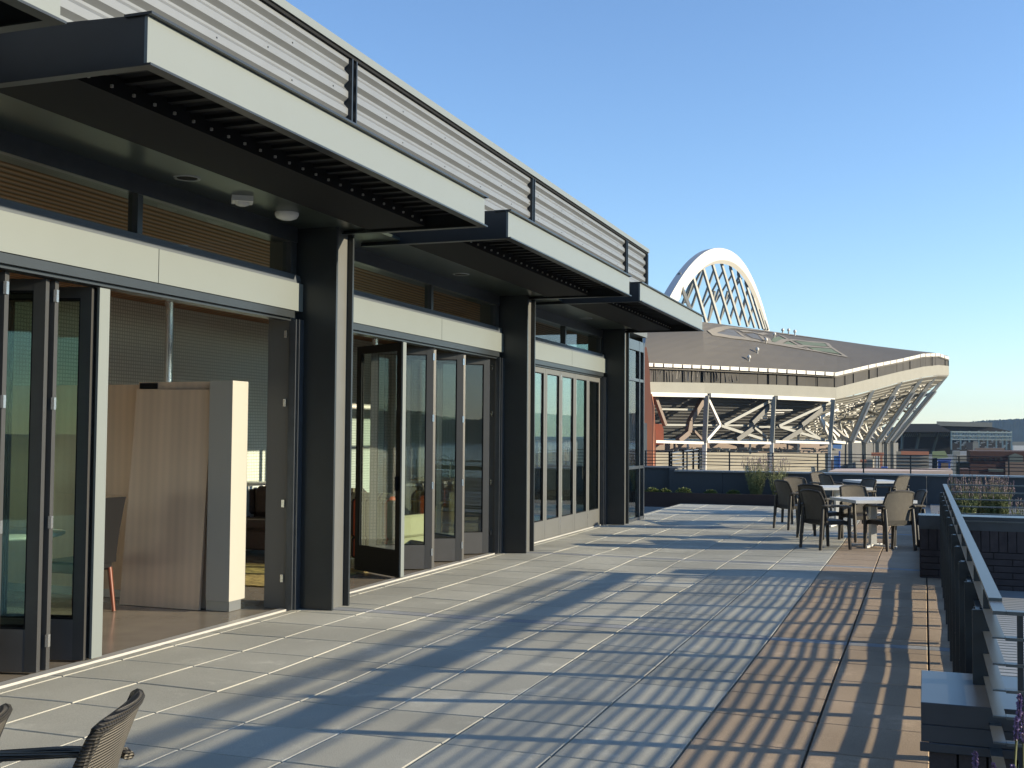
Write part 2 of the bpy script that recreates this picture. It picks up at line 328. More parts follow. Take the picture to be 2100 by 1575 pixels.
# folding door leaves
def leaf(p0, p1, solid='doorframe', hinges=True, handle=False, edge=None, panel='doorpanel', bright=False):
    p0 = Vector((*p0, 0)); p1 = Vector((*p1, 0)); d = (p1-p0); L = d.length; d /= L; n = Vector((-d.y, d.x, 0)); t = .026; Z = Vector((0, 0, 1))
    def bx(a, b, z0, z1, tt=t): return ((p0+d*((a+b)/2)+Z*((z0+z1)/2)), d*((b-a)/2), n*tt, Z*((z1-z0)/2))
    m = MB(); st = .085
    m.obox(*bx(0, st, .012, 2.70)); m.obox(*bx(L-st, L, .012, 2.70)); m.obox(*bx(st, L-st, 2.62, 2.70, t-.001))
    o = part(m, 'door_leaf', solid, B, bevel=0)
    k = MB(); k.obox(*bx(st, L-st, .012, .30, t-.001)); k.build('kick_panel', panel, o)
    g = MB(); g.obox(*bx(st, L-st, .30, 2.62, .006)); g.build('glass_pane', 'glass', o)
    bead = MB()
    for s_ in (-1, 1): 
        for (a, b, z0, z1) in ((st, st+.012, .30, 2.62), (L-st-.012, L-st, .30, 2.62), (st+.012, L-st-.012, .30, .312), (st+.012, L-st-.012, 2.608, 2.62)):
            c_, x_, y_, z_ = bx(a, b, z0, z1, .006); bead.obox(c_+n*s_*.014, x_, y_, z_)
    bead.build('glazing_bead', 'black', o)
    if hinges:
        for z0 in (.17, .98, 1.80, 2.55):
            h = MB(); c_, x_, y_, z_ = bx(L-.008, L+.014, z0, z0+.085, .016); h.obox(c_-n*.014, x_, y_, z_); h.build('hinge', 'chrome', o)
    if bright is True:  # pale strip stands in for the sunlit edge of the stile
        h = MB(); h.box(p1.x+.004, p1.x+.024, p1.y-(.075 if p1.y < 9 else .05), p1.y+.035, .02, 2.70); h.build('lit_edge', 'light', o)
    if handle:
        h = MB(); c_, x_, y_, z_ = bx(L-.06, L-.035, 1.0, 1.16, .02); h.obox(c_-n*.04, x_, y_, z_); h.build('handle', 'black', o)
    return o
LF = .81
# bay 1, stacked: pairs seen edge-on
def zig(y0, half, n, depth):
    pts = []; y = y0
    for i in range(n+1):
        pts.append((XT if i % 2 == 0 else XT-depth, y)); y -= half
    return pts
z1 = zig(6.80, .235, 6, .775)
leaf((XT-.775, 6.60), (XT-.0, 6.79), hinges=False, bright=True)
leaf((XT-.78, 6.52), (XT-.02, 6.70), hinges=False)
for i in range(2):
    yy = 6.31-i*.46
    leaf((XT-.775, yy-.17), (XT-.03, yy+.03)); leaf((XT-.78, yy-.28), (XT-.03, yy-.06), hinges=False)
# bay 2, half folded
hs = [11.82, 12.77, 13.74]
leaf((XT-.80, 12.33), (XT+.03, 11.83), hinges=False, bright=True, handle=True, solid='black', panel='black')
leaf((XT-.66, 12.38), (XT, 12.76), panel='doorpanel')
leaf((XT-.02, 12.83), (XT-.66, 13.26), hinges=False); leaf((XT-.66, 13.32), (XT, 13.72))
leaf((XT-.02, 13.79), (XT-.66, 14.22), hinges=False); leaf((XT-.64, 14.28), (XT-.02, 14.72), hinges=False)
# bays 0 and 3: closed
for k, base in ((3, 20.31), (0, 20.31-3*BAY)):
    w_ = .807
    for i in range(6):
        b_ = base-i*w_; leaf((XT, b_-w_+.004), (XT, b_-.004), hinges=(i % 2 == 1), solid='strip', panel='strip')
# glazed end bay past the last column
e = MB(); ya, yb = 20.88, YE
X5 = -5.25
for y in (ya, yb-.42, yb-.06): e.box(X5-.09, X5, y, y+.06, 0, 3.5)
for zz in (.0, 1.0, 2.70, 3.44): e.box(X5-.085, X5-.004, ya+.061, yb-.061, zz, zz+.055)
e.box(X5-.085, X5-.002, ya+.0, yb, 3.30, 3.44)
ew = part(e, 'corner_window', 'coping', B)
g = MB(); g.box(X5-.05, X5-.04, ya, yb-.03, .02, 3.3); g.build('glass_pane', 'glass2', ew)
g = MB(); g.box(-10.4, X5-.09, yb-.05, yb-.04, .02, 3.5); g.build('end_glass_pane', 'glass2', ew)
s = MB(); s.box(-10.5, -5.2, ya-.35, yb+.02, 3.60, 3.86); part(s, 'end_fascia', 'strip', B)
s = MB(); s.box(-10.5, -5.29, yb-.0, yb+.03, 3.501, 3.599); part(s, 'end_head', 'steel', B)
# interior shell
s = MB(); s.box(-10.6, -5.705, -8, yb-.1, -.12, -.004); kind_f = part(s, 'interior_floor', 'concrete_floor', B)
s = MB(); s.box(-10.6, -5.86, -8, yb-.1, 3.5, 3.6); part(s, 'ceiling', 'ceil', B)
s = MB(); s.box(-10.6, -10.5, -8, yb-.1, -.1, 3.5); part(s, 'back_wall', 'tilewall', B)
s = MB(); s.box(-10.5, -8.2, 21.2, 21.3, 0, 3.5); part(s, 'cross_wall', 'inwall', B)
s = MB(); s.box(-10.6, -5.2, -8, 20.5, 3.87, 5.3); 
s = MB(); s.box(-10.6, PX-.36, -8, 22.5, 3.95, 4.1); part(s, 'roof', 'steel', B)
for (x, y) in ((-8.6, 11.5), (-8.6, 17.0)): s = MB(); s.tube([(x, y, 0), (x, y, 3.5)], .05, 12); part(s, 'interior_pole', 'chrome', B)

# ================================================================== INTERIOR FURNITURE
P = thing('wood_partition', 'pale maple partition with leaning panel and pale end box inside the open first bay', 'partition', (-7.2, 9.5, 0))
m = MB(); m.box(-9.4, -7.16, 9.37, 9.45, .08, 1.02); m.box(-9.4, -7.16, 9.35, 9.45, 1.024, 2.12); part(m, 'back_panel', 'wood', P)
m = MB(); m.prism([(-7.25, 9.02, .0), (-6.34, 9.00, .0), (-6.27, 9.05, 2.05), (-7.14, 9.07, 2.06)], (0, .03, 0)); part(m, 'leaning_panel', 'wood', P)
m = MB(); m.box(-7.15, -6.26, 9.11, 9.45, .0, 2.13); part(m, 'cabinet', 'wood', P)
m = MB(); m.box(-6.25, -6.00, 8.98, 9.24, .10, 2.13); part(m, 'end_box', 'greybox', P)
m = MB(); m.box(-6.28, -6.03, 9.03, 9.22, 0, .0995); m.box(-9.4, -7.16, 9.38, 9.43, 0, .079); part(m, 'plinth', 'cap', P)
m = MB(); m.box(-7.13, -6.93, 9.095, 9.109, 2.065, 2.12); part(m, 'slot', 'black', P)
def parsons(loc, rz, label, grp):
    t = thing('dining_chair', label, 'chair', loc, grp, rz); 
    m = MB(); rows = []
    for i in range(9):
        z = .45+.6*i/8; yb_ = .20+.10*(i/8)**1.5; rows.append([(-.23, yb_, z), (0, yb_+.015, z), (.23, yb_, z)])
    m.grid(rows, thick=(0, .06, 0)); m.build('backrest', 'leather', t)
    m = MB(); m.box(-.24, .24, -.24, .22, .38, .48); m.build('seat', 'leather', t, bevel=.02)
    for sx in (-1, 1):
        m = MB(); m.tube([(sx*.2, .21, .40), (sx*.2, .27, 0)], [.024, .018], 6); m.build('leg', 'redwood', t)
        m = MB(); m.tube([(sx*.2, -.2, .40), (sx*.2, -.2, 0)], [.024, .018], 6); m.build('leg', 'redwood', t)
    return t
parsons((-7.30, 8.47, 0), R(-92), 'black leather dining chair with red-brown legs beside the partition', 'dining chairs inside the first bay')
parsons((-8.6, 8.3, 0), R(80), 'black dining chair behind the glass at the far left', 'dining chairs inside the first bay')
t = thing('round_table', 'round grey topped table seen through the folded door glass', 'table', (-7.9, 8.1, 0))
m = MB(); m.lathe((-7.9, 8.1, .70), [(0, 0), (.58, 0), (.60, .01), (.60, .03), (0, .03)], 40); part(m, 'tabletop', 'tabletop', t)
m = MB(); m.lathe((-7.9, 8.1, 0), [(.28, 0), (.28, .02), (.05, .03), (.04, .70)], 20); part(m, 'pedestal', 'chrome', t)
def sofa(loc, rz, w, label, mt='sofa', cat='sofa', name='sofa'):
    t = thing(name, label, cat, loc, None, rz)
    m = MB(); m.box(-w/2, w/2, -.42, .42, .08, .34); m.build('base', mt, t, bevel=.03)
    n = max(1, round(w/.8))
    for i in range(n):
        a = -w/2+.12+(w-.24)*i/n; b = a+(w-.24)/n
        m = MB(); m.box(a+.01, b-.01, -.42, .22, .345, .48); m.build('seat_cushion', mt, t, bevel=.04)
        m = MB(); m.box(a+.01, b-.01, .16, .36, .49, .90); m.build('back_cushion', mt, t, bevel=.06)
    for sx in (-1, 1):
        m = MB(); m.box(min(sx*w/2, sx*(w/2-.12)), max(sx*w/2, sx*(w/2-.12)), -.40, .42, .345, .62); m.build('armrest', mt, t, bevel=.03)
    m = MB(); m.box(-w/2, w/2, .30, .43, .345, .82); m.build('back', mt, t, bevel=.03)
    return t
sofa((-8.5, 13.6, 0), R(.02), 2.3, 'dark brown fabric sofa behind the pale partition')
# striped armchairs, second bay
ms = mat('striped_fabric', (.30, .27, .17), .9, 0, 80, .15)
n, l, b = nd(ms); tc = n.new('ShaderNodeTexCoord'); sp = n.new('ShaderNodeSeparateXYZ'); l.new(tc.outputs['Object'], sp.inputs[0])
mu = n.new('ShaderNodeMath'); mu.operation = 'MULTIPLY'; mu.inputs[1].default_value = 2.1; l.new(sp.outputs['X'], mu.inputs[0]); fr = n.new('ShaderNodeMath'); fr.operation = 'FRACT'; l.new(mu.outputs[0], fr.inputs[0])
cr = n.new('ShaderNodeValToRGB'); cr.color_ramp.interpolation = 'CONSTANT'
stops = [(0, (.32, .29, .18)), (.22, (.40, .07, .02)), (.32, (.03, .022, .02)), (.40, (.32, .29, .18)), (.55, (.07, .05, .035)), (.63, (.36, .33, .22)), (.67, (.05, .04, .03)), (.76, (.32, .29, .18)), (.9, (.12, .10, .05)), (.94, (.32, .29, .18))]
for i, (p, c) in enumerate(stops):
    e_ = cr.color_ramp.elements[0] if i == 0 else cr.color_ramp.elements.new(p) if i > 1 or True else None
    e_.position = p; e_.color = (*c, 1)
l.new(fr.outputs[0], cr.inputs[0]); l.new(cr.outputs[0], b.inputs['Base Color']); MT['stripe'] = ms
for i, (x, y, rz, lb) in enumerate(((-6.55, 12.35, -10, 'striped armchair just inside the half-folded doors, nearest the threshold'), (-7.6, 13.2, 25, 'striped armchair deeper in the second bay, behind the glass'))):
    sofa((x, y+.9, 0), R(rz+180), .95, lb, 'stripe', 'armchair', 'armchair')['group'] = 'striped armchairs in the second bay'
t = thing('kitchen_counter', 'cream kitchen counter with chrome tap behind the striped armchairs', 'counter', (-9.3, 14, 0))
m = MB(); m.box(-9.7, -8.9, 12.9, 15.1, 0, .86); part(m, 'cabinet', 'greybox', t)
m = MB(); m.box(-9.75, -8.85, 12.85, 15.15, .8605, .90); part(m, 'worktop', 'white', t)
m = MB(); m.tube([(-9.3, 14, .9), (-9.3, 14, 1.2)]+[(-9.3+.0, 14+.1-.1*math.cos(a), 1.2+.1*math.sin(a)) for a in [math.pi*i/8 for i in range(9)]]+[(-9.3, 14.2, 1.12)], .012, 8); part(m, 'tap', 'chrome', t)
t = thing('bookcase', 'orange wood bookcase seen through the last folded door', 'bookcase', (-6.6, 14.9, 0))
m = MB(); m.box(-7.0, -6.2, 15.1, 15.14, 0, 1.02); m.box(-7.0, -6.96, 14.75, 15.1, 0, 1.02); m.box(-6.24, -6.2, 14.75, 15.1, 0, 1.02); part(m, 'frame', 'orange_wood', t)
for z in (.05, .36, .68, .98): m = MB(); m.box(-6.96, -6.24, 14.76, 15.1, z, z+.03); part(m, 'shelf', 'orange_wood', t)
m = MB(); m.box(-8.8, -6.3, 10.6, 12.4, .0, .012); MT['rug'] = mat('patterned_rug', (.34, .26, .08), .95, 0, 14, .8); tag(m.build('rug', 'rug'), 'olive and gold patterned rug on the concrete floor', 'rug')

# ================================================================== TERRACE FLOOR
def fz(x, y): return .021*noise.noise(Vector((x*.55, y*.60, 3.3)))*(1 if x > -5 else max(0, (x+5.6)/.6))
G = .6096; X0, Y0 = -5.469, 8.079
xs = [-5.575]+[X0+G*i for i in range(0, 10)]+[.20]
ys = []
j = -16
while Y0+G*j < 27.4: ys.append(Y0+G*j); j += 1
ys.append(27.45)
m = MB(); tints = []
gap, ch = .0060, .0048
def paverq(xa, xb, ya, yb, mi):
    xa += gap; xb -= gap; ya += gap; yb -= gap
    if xb-xa < .03 or yb-ya < .03: return
    NX = 4; NY = 4; dz0 = random.uniform(-.0012, .0012); tx = random.uniform(-.0015, .0015); ty = random.uniform(-.0015, .0015); tint = random.gauss(1, .06)
    k0 = len(m.f); rows = []
    for a in range(NY+1):
        row = []
        for b in range(NX+1):
            x = xa+ch+(xb-xa-2*ch)*b/NX; y = ya+ch+(yb-ya-2*ch)*a/NY
            row.append((x, y, fz(x, y)+dz0+tx*(b/NX-.5)+ty*(a/NY-.5)))
        rows.append(row)
    m.grid(rows, mi, True)
    ring = rows[0]+[r[-1] for r in rows[1:]]+rows[-1][-2::-1]+[r[0] for r in rows[-2:0:-1]]; q = len(ring)
    cx, cy = (xa+xb)/2, (ya+yb)/2; lo = []
    for (x, y, z) in ring:
        lo.append((x+(ch if x > cx+1e-3 and abs(x-(xb-ch)) < 1e-4 else -ch if abs(x-(xa+ch)) < 1e-4 else 0), y+(ch if abs(y-(yb-ch)) < 1e-4 else -ch if abs(y-(ya+ch)) < 1e-4 else 0), z-ch))
    m.add(ring+lo, [(i, q+i, q+(i+1) % q, (i+1) % q) for i in range(q)], mi)
    m.add(lo+[(x, y, -.05) for x, y, z in lo], [(i, q+i, q+(i+1) % q, (i+1) % q) for i in range(q)], mi)
    tints.extend([tint]*(len(m.f)-k0))
stripY = [4.06-.06+BAY*k-.0 for k in range(5)]
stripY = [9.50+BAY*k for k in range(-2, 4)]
for i in range(len(xs)-1):
    for j in range(len(ys)-1):
        xa, xb, ya, yb = xs[i], xs[i+1], ys[j], ys[j+1]
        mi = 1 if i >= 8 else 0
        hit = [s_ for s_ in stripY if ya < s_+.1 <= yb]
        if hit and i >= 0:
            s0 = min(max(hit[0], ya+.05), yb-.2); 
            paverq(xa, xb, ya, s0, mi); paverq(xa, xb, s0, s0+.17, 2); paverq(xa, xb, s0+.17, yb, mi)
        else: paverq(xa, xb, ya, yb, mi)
fl = kind(m.build('terrace_paving', ['pav', 'pavb', 'pavs'], fixn=False))
at_ = fl.data.attributes.new('tint', 'FLOAT', 'FACE'); at_.data.foreach_set('value', tints)
m = MB(); m.box(-5.64, .24, -8, 27.6, -.3, -.05); kind(m.build('roof_deck', 'sub'))
# surface beyond the railing
m = MB(); m.box(.42, 9, -2, 13.3, -.30, -.12); y = 5.5
while y < 13.2: m.box(.45, 9, y, y+.095, -.1195, -.05); y += .128
m.box(.45, 9, 13.3, 14.3, -.3, -.1)
MT['ribroof'] = mat('ribbed_roof_metal', (.36, .37, .36), .5, .1); kind(m.build('lower_roof', 'ribroof'))
m = MB(); m.box(.20, .30, 4.9, 14.28, -.05, .025); tag(m.build('roof_curb', 'cap'), 'low metal curb along the foot of the terrace railing', 'curb')

# ================================================================== RAILING along the terrace edge
RL = thing('terrace_railing', 'grey steel railing with flat horizontal bars along the terrace edge', 'railing', (.22, 9, 0))
XR, ZR = .222, 1.10
m = MB(); m.box(XR-.020, XR+.020, 3.97, 4.21, ZR-.012, ZR); m.box(XR-.021, XR+.0225, 4.215, 14.25, ZR-.002, ZR+.010); part(m, 'top_rail', 'rail', RL)
py = [4.62+.865*i for i in range(12)]
for y in py:
    m = MB(); m.box(XR-.020, XR+.018, y-.006, y+.006, ZR-.088, ZR-.013); m.box(XR-.058, XR+.018, y-.006, y+.006, .026, ZR-.0885); m.box(XR-.050, XR+.010, y+.060, y+.072, .026, ZR-.0885); m.box(XR-.045, XR-.030, y+.0065, y+.0595, .026, ZR-.0885); m.box(XR-.01, XR+.01, y+.060, y+.072, ZR-.088, ZR-.013); m.box(XR-.062, XR-.058, y-.004, y+.004, .5, .508); part(m, 'post', 'steel', RL)
for i in range(1, 11):
    z = ZR-.083*i
    m = MB(); m.box(XR-.022, XR+.016, 3.97, 14.24, z-.005, z); part(m, 'bar', 'rail', RL)
for i in range(1, 11):  # thin bars added only to cast the fine stripes on the floor
    for q in (1, 2):
        z = ZR-.083*i-.083*q/3-.004
        if z < .2 or z > .66: continue
        m = MB(); m.box(XR-.006, XR+.003, py[0], 14.24, z-.008, z+.004); part(m, 'shadow_bar', 'steel', RL)
m = MB(); m.box(XR+.010, XR+.018, 4.64, 14.24, .895, .985); part(m, 'shadow_board', 'steel', RL)  # added board, casts the wide soft shadow band
m = MB(); m.box(XR+.010, XR+.019, 4.64, 14.24, 1.062, ZR-.013); part(m, 'shadow_lip', 'steel', RL)  # added lip, thickens the shadow of the top rail
m = MB(); m.box(XR-.010, XR-.002, 4.3, 14.24, .09, .122); part(m, 'low_shadow_board', 'steel', RL)  # added low board, casts a dark band beside the railing
m = MB(); m.box(XR-.010, XR-.002, 4.3, 14.24, .133, .166); part(m, 'low_shadow_board', 'steel', RL)  # second board added for the other dark shadow band
RC = thing('return_railing', 'short return of the steel railing running right at the near corner', 'railing', (1.2, 4.0, 0))
m = MB(); m.box(XR+.021, 3.2, 3.97, 4.01, ZR-.012, ZR); part(m, 'top_rail', 'rail', RC)
for i in range(1, 6):
    z = ZR-.083*i; m = MB(); m.box(XR+.017, 3.2, 3.97, 4.01, z-.009, z); part(m, 'bar', 'rail', RC)
for x in (.283, 1.15, 2.0):
    m = MB(); m.box(x-.009, x+.009, 3.984, 3.996, .58, ZR-.013); part(m, 'post', 'steel', RC)
RF = thing('cross_railing', 'thin barred railing in front of the tall lavender planter', 'railing', (2, 14.26, 0))
for i in range(6):
    z = ZR+.005-.083*i; m = MB(); m.box(XR+.03, 5, 14.22, 14.25, z-.010, z+.004); part(m, 'bar', 'rail', RF)
for x in (1.6, 3.0, 4.4): m = MB(); m.box(x-.02, x+.02, 14.225, 14.245, .735, ZR-.01); part(m, 'post', 'steel', RF)

# ================================================================== PLANTERS
def brickwall(mb, x0, x1, y, z0, z1, facing='Y'):
    # soldier course over running bond, each brick proud of the joints
    zs = z1-.27
    L = .095; n = int((x1-x0)/L)+1
    def put(a, b, c, d):
        b = min(b, x1)
        if b-a < .01: return
        if facing == 'Y': mb.box(a, b, y-.006, y+.03, c, d)
        else: mb.box(y-.006, y+.03, a, b, c, d)
    for i in range(n): put(x0+i*L+.004, x0+(i+1)*L-.004, zs+.004, z1)
    z = zs; r = 0
    while z > z0+.01:
        zb = max(z0, z-.075); off = .2 if r % 2 else 0; a = x0-off
        while a < x1: put(max(a+.004, x0), a+.396, zb+.004, z-.004); a += .4
        z -= .075; r += 1
PL = thing('brick_planter', 'long dark brick planter wall with metal coping behind the railing end', 'planter', (1, 14.5, 0))
m = MB(); m.box(-.025, 6, 14.335, 14.7, -.12, .60); m.box(-.025, .1, 14.7, 27.6, -.05, .07); part(m, 'core', 'mortar', PL)
m = MB(); brickwall(m, -.055, 6, 14.305, -.1, .60); brickwall(m, 14.34, 14.70, -.055, -.05, .60, 'X'); part(m, 'brick_face', 'brick', PL)
m = MB(); m.box(-.07, 6.05, 14.285, 14.66, .601, .735); m.box(-.05, .12, 14.72, 27.5, .071, .11); m.box(-.064, 6.0, 14.292, 14.6, .575, .6005); part(m, 'coping', 'coping', PL)
m = MB(); m.box(.12, 9, 14.71, 28.5, -.1, .09); part(m, 'gravel', 'gravel', PL); m = MB(); m.box(.45, 9, 14.75, 25, .091, .14); part(m, 'soil', 'soil', PL)
PN = thing('near_planter', 'near planter box with blue-grey metal coping at the bottom right corner', 'planter', (.5, 4.5, 0))
m = MB(); m.box(.02, 3.2, 4.28, 4.85, -.12, .60); m.box(2.9, 3.2, 2, 4.28, -.12, .6); part(m, 'core', 'mortar', PN)
m = MB(); brickwall(m, .005, 3.2, 4.262, -.1, .57); part(m, 'brick_face', 'brick', PN)
m = MB(); m.box(-.018, 3.2, 4.235, 4.815, .66, .735); m.box(-.018, 3.2, 4.236, 4.814, .60, .6595); m.box(-.022, 3.2, 4.231, 4.24, .568, .5995); part(m, 'coping', 'coping', PN, bevel=.002)
m = MB(); m.box(.3, 2.8, 2.2, 4.2, -.12, .25); part(m, 'soil', 'soil', PN)
# far planter and wall
FP = thing('far_planter_box', 'low dark brown planter box across the far end of the terrace', 'planter', (-3, 27.6, 0))
m = MB(); m.box(-14, -.08, 27.5, 27.55, -.1, .26); part(m, 'front_board', 'soilbox', FP)
m = MB(); m.box(-14, -.08, 27.55, 28.6, -.1, .20); part(m, 'soil', 'soil', FP)
FW = thing('rooftop_wall', 'low blue-grey wall with bright metal cap behind the far planters', 'wall', (0, 28.7, 0))
m = MB()
for i in range(30): m.box(-5.95+1.2*i, -5.95+1.2*i+1.194, 28.6, 28.75, -.1, .735)
m.box(-20, -5.95, 28.9, 29.05, -.1, .80); m.box(-6.1, -5.95, 28.6, 29.0, -.1, .8); part(m, 'panel', 'wallp', FW)
m = MB()
for i in range(14):
    m.box(-5.97+i*2.6, -5.97+i*2.6+2.594, 28.56, 29.1, .736, .775)
m.box(-20, -5.94, 28.86, 30.2, .8005, .83, 1); part(m, 'cap', ['cap', 'wallp'], FW)
FR = thing('far_railing', 'thin dark railing of five rails beyond the far wall', 'railing', (0, 30, 0))
for i in range(5):
    z = 1.24-.085*i; m = MB(); m.tube([(-16, 30, z+.04), (12, 30, z-.10)], .011, 6); part(m, 'bar', 'steel', FR)
for i in range(24):
    x = -16+i*1.12; m = MB(); m.box(x-.017, x+.017, 29.98, 30.02, .2, 1.24-.005*i+.03); part(m, 'post', 'steel', FR)
HR = thing('stair_railing', 'small dark railing frame around a roof hatch beyond the far wall', 'railing', (-6, 29.4, 0))
a0, a1 = at(1373, 955, 30.2), at(1433, 950, 32.5)
for i in range(5):
    z = 1.20-.10*i; m = MB(); m.tube([(a0.x, a0.y, z-.02), (a1.x, a1.y, z+.06)], .014, 6); part(m, 'bar', 'cap', HR)
for q in (0, .06, .45, .8, 1):
    p = a0.lerp(a1, q); m = MB(); m.box(p.x-.025, p.x+.025, p.y-.02, p.y+.02, .70, 1.23+.06*q); part(m, 'post', 'black', HR)

# ------------------------------------------------------------------ plants
MT['leaf'] = mat('shrub_leaf', (.10, .13, .03), .6, 0, 6, .4); MT['lavleaf'] = mat('lavender_leaf', (.15, .18, .07), .65, 0, 5, .35)
MT['lavbloom'] = mat('lavender_bloom', (.20, .14, .26), .7, 0, 20, .3); MT['lavdry'] = mat('dry_lavender_bloom', (.26, .19, .21), .7, 0, 20, .3); MT['stem'] = mat('stem', (.12, .13, .05), .7)
def quad_leaf(mb, p, d, w, mi=0):
    d = Vector(d); s_ = d.cross(Vector((random.uniform(-1, 1), random.uniform(-1, 1), random.uniform(-.3, .3)))); 
    if s_.length < 1e-6: return
    s_.normalize(); p = Vector(p); mb.add([p, p+d*.5+s_*w, p+d, p+d*.5-s_*w], [(0, 1, 2, 3)], mi)
def lavender(loc, h, rad, nst, label, bloom='lavdry', grp=None, dens=1.0):
    t = thing('lavender_plant', label, 'plant', loc, grp); lv = MB(); st = MB(); bl = MB()
    for i in range(nst):
        a = random.uniform(0, 2*math.pi); rr = rad*math.sqrt(random.random()); b0 = Vector((math.cos(a)*rr*.35, math.sin(a)*rr*.35, 0))
        hh = h*random.uniform(.7, 1.05); tp = Vector((math.cos(a)*rr, math.sin(a)*rr, hh)); md = b0.lerp(tp, .5)+Vector((random.uniform(-.02, .02), random.uniform(-.02, .02), .02))
        st.tube([b0, md, tp], [.003, .0025, .0018], 4, cap=False)
        for q in range(int(16*dens)):
            f = random.uniform(.05, .68); p = b0.lerp(tp, f); d = Vector((random.uniform(-1, 1), random.uniform(-1, 1), random.uniform(.4, 1.6))).normalized()*random.uniform(.03, .07); quad_leaf(lv, p, d, .005)
        n = random.randint(5, 9)
        for q in range(n*3):
            f = q/(n*3); p = tp+Vector((0, 0, -.09+.10*f)); d = Vector((random.uniform(-1, 1), random.uniform(-1, 1), random.uniform(.2, 1.2))).normalized()*random.uniform(.010, .018); quad_leaf(bl, p, d, .006)
    lv.build('foliage', 'lavleaf', t, fixn=False).matrix_parent_inverse = Matrix.Identity(4)
    st.build('stem', 'stem', t, fixn=False).matrix_parent_inverse = Matrix.Identity(4); bl.build('bloom', bloom, t, fixn=False).matrix_parent_inverse = Matrix.Identity(4)
    return t
def shrub(loc, r, label, grp):
    t = thing('low_shrub', label, 'shrub', loc, grp); lv = MB()
    for i in range(900):
        v = Vector((random.gauss(0, 1), random.gauss(0, 1), abs(random.gauss(0, 1)))).normalized()*r*random.uniform(.55, 1.0)*(1+.25*noise.noise(Vector((i*.01, 0, r*9)))); v.z *= .75
        d = (v.normalized()+Vector((random.uniform(-.7, .7), random.uniform(-.7, .7), random.uniform(-.2, .9)))).normalized()*random.uniform(.025, .05); quad_leaf(lv, v, d, .011)
    lv.build('foliage', 'leaf', t, fixn=False).matrix_parent_inverse = Matrix.Identity(4)
    m = MB(); m.tube([(0, 0, -.01), (0, 0, r*.5)], [.012, .008], 6); m.build('stem', 'stem', t).matrix_parent_inverse = Matrix.Identity(4)
    return t
def on(x, y, Y):                          # foot point of something standing at distance Y along the terrace
    p = at(x, y, 1)-CP; k = Y/p.y; return CP+p*k
def wx(px, Y): return on(px, 900, Y).x
for px, r, lb in ((1321, .08, 'tiny half-hidden shrub next to the glazed corner, leftmost in the far planter'), (1338, .17, 'bright green low shrub, second from the left in the far planter'), (1363, .15, 'darker rounded shrub, third from the left in the far planter'), (1402, .20, 'fullest bright green shrub in the far planter'), (1458, .15, 'small green shrub, fifth from the left in the far planter'), (1502, .16, 'small green shrub nearest the tall lavender in the far planter')):
    shrub((wx(px, 27.8+.2*random.random()), 27.95, .2), r, lb, 'low shrubs in the far planter')
lavender((wx(1550, 28), 28.0, .2), .95, .36, 85, 'tall lavender clump in the far planter, the left of two', grp='lavender clumps in the far planter', dens=2.2)
lavender((wx(1596, 28), 28.0, .2), .92, .36, 60, 'sparser lavender clump in the far planter, partly behind a wicker chair', grp='lavender clumps in the far planter', dens=1.4)
for k, (px, Y, h, rd, ns, dn, lb) in enumerate(((1975, 20.0, .42, .27, 90, 5, 'tall lavender bush at the left behind the cross railing'), (2042, 20.3, .40, .27, 90, 5, 'bushy lavender at the right behind the cross railing'), (2010, 20.8, .32, .24, 60, 4, 'lower lavender between the two tall bushes behind the cross railing'), (2092, 19.2, .12, .2, 24, 2, 'small lavender at the right edge behind the cross railing'), (1925, 15.6, .14, .06, 5, 1, 'few short lavender sprigs beside the railing end'))):
    lavender((wx(px, Y), Y, .13), h+.46, rd*1.05, ns, lb, grp='lavender behind the cross railing', dens=dn)
shrub((wx(2003, 19.5), 19.5, .12), .26, 'low yellow-green shrub behind the cross railing coping', None); shrub((wx(2040, 19.6), 19.6, .12), .28, 'low dark green shrub behind the cross railing, right of the yellow-green one', None)

def foreground_lavender():
    t = thing('lavender_sprigs', 'purple lavender sprigs rising in front of the near planter at the bottom right', 'plant', (.35, 2.6, .2)); st = MB(); bl = MB(); lv = MB()
    L = t.location
    spr = [((2092, 1428), (2082, 1560), 2.7, 26), ((2085, 1475), (2080, 1600), 2.65, 30), ((2000, 1545), (2003, 1640), 2.6, 30), ((2097, 1465), (2100, 1640), 2.72, 20), ((2037, 1568), (2040, 1680), 2.65, 18), ((2078, 1572), (2070, 1680), 2.6, 20), ((2112, 1500), (2095, 1640), 2.6, 20)]
    for (tx, ty), (bx_, by), D, n in spr:
        a = at(tx, ty, D)-L; b = at(bx_, by, D)-L; c = b+(b-a)*1.6; c.z = min(c.z, -.02); st.tube([c, b, a], [.0035, .003, .002], 6, cap=False)
        for i in range(n*6):
            f = i/(n*6); p = a.lerp(b, -.02+f*.36); wv = .5+.5*abs(math.sin(f*11)); d = Vector((random.uniform(-1, 1), random.uniform(-1, 1), random.uniform(-.2, 1))).normalized()*random.uniform(.006, .011)*wv; quad_leaf(bl, p, d, .0035)
        for i in range(6):
            p = b.lerp(c, random.random()); quad_leaf(lv, p, Vector((random.uniform(-.5, .5), random.uniform(-.5, .5), 1)).normalized()*.09, .004)
    st.build('stem', 'stem', t, fixn=False).matrix_parent_inverse = Matrix.Identity(4); bl.build('bloom', 'lavbloom', t, fixn=False).matrix_parent_inverse = Matrix.Identity(4); lv.build('foliage', 'lavleaf', t, fixn=False).matrix_parent_inverse = Matrix.Identity(4)
foreground_lavender()

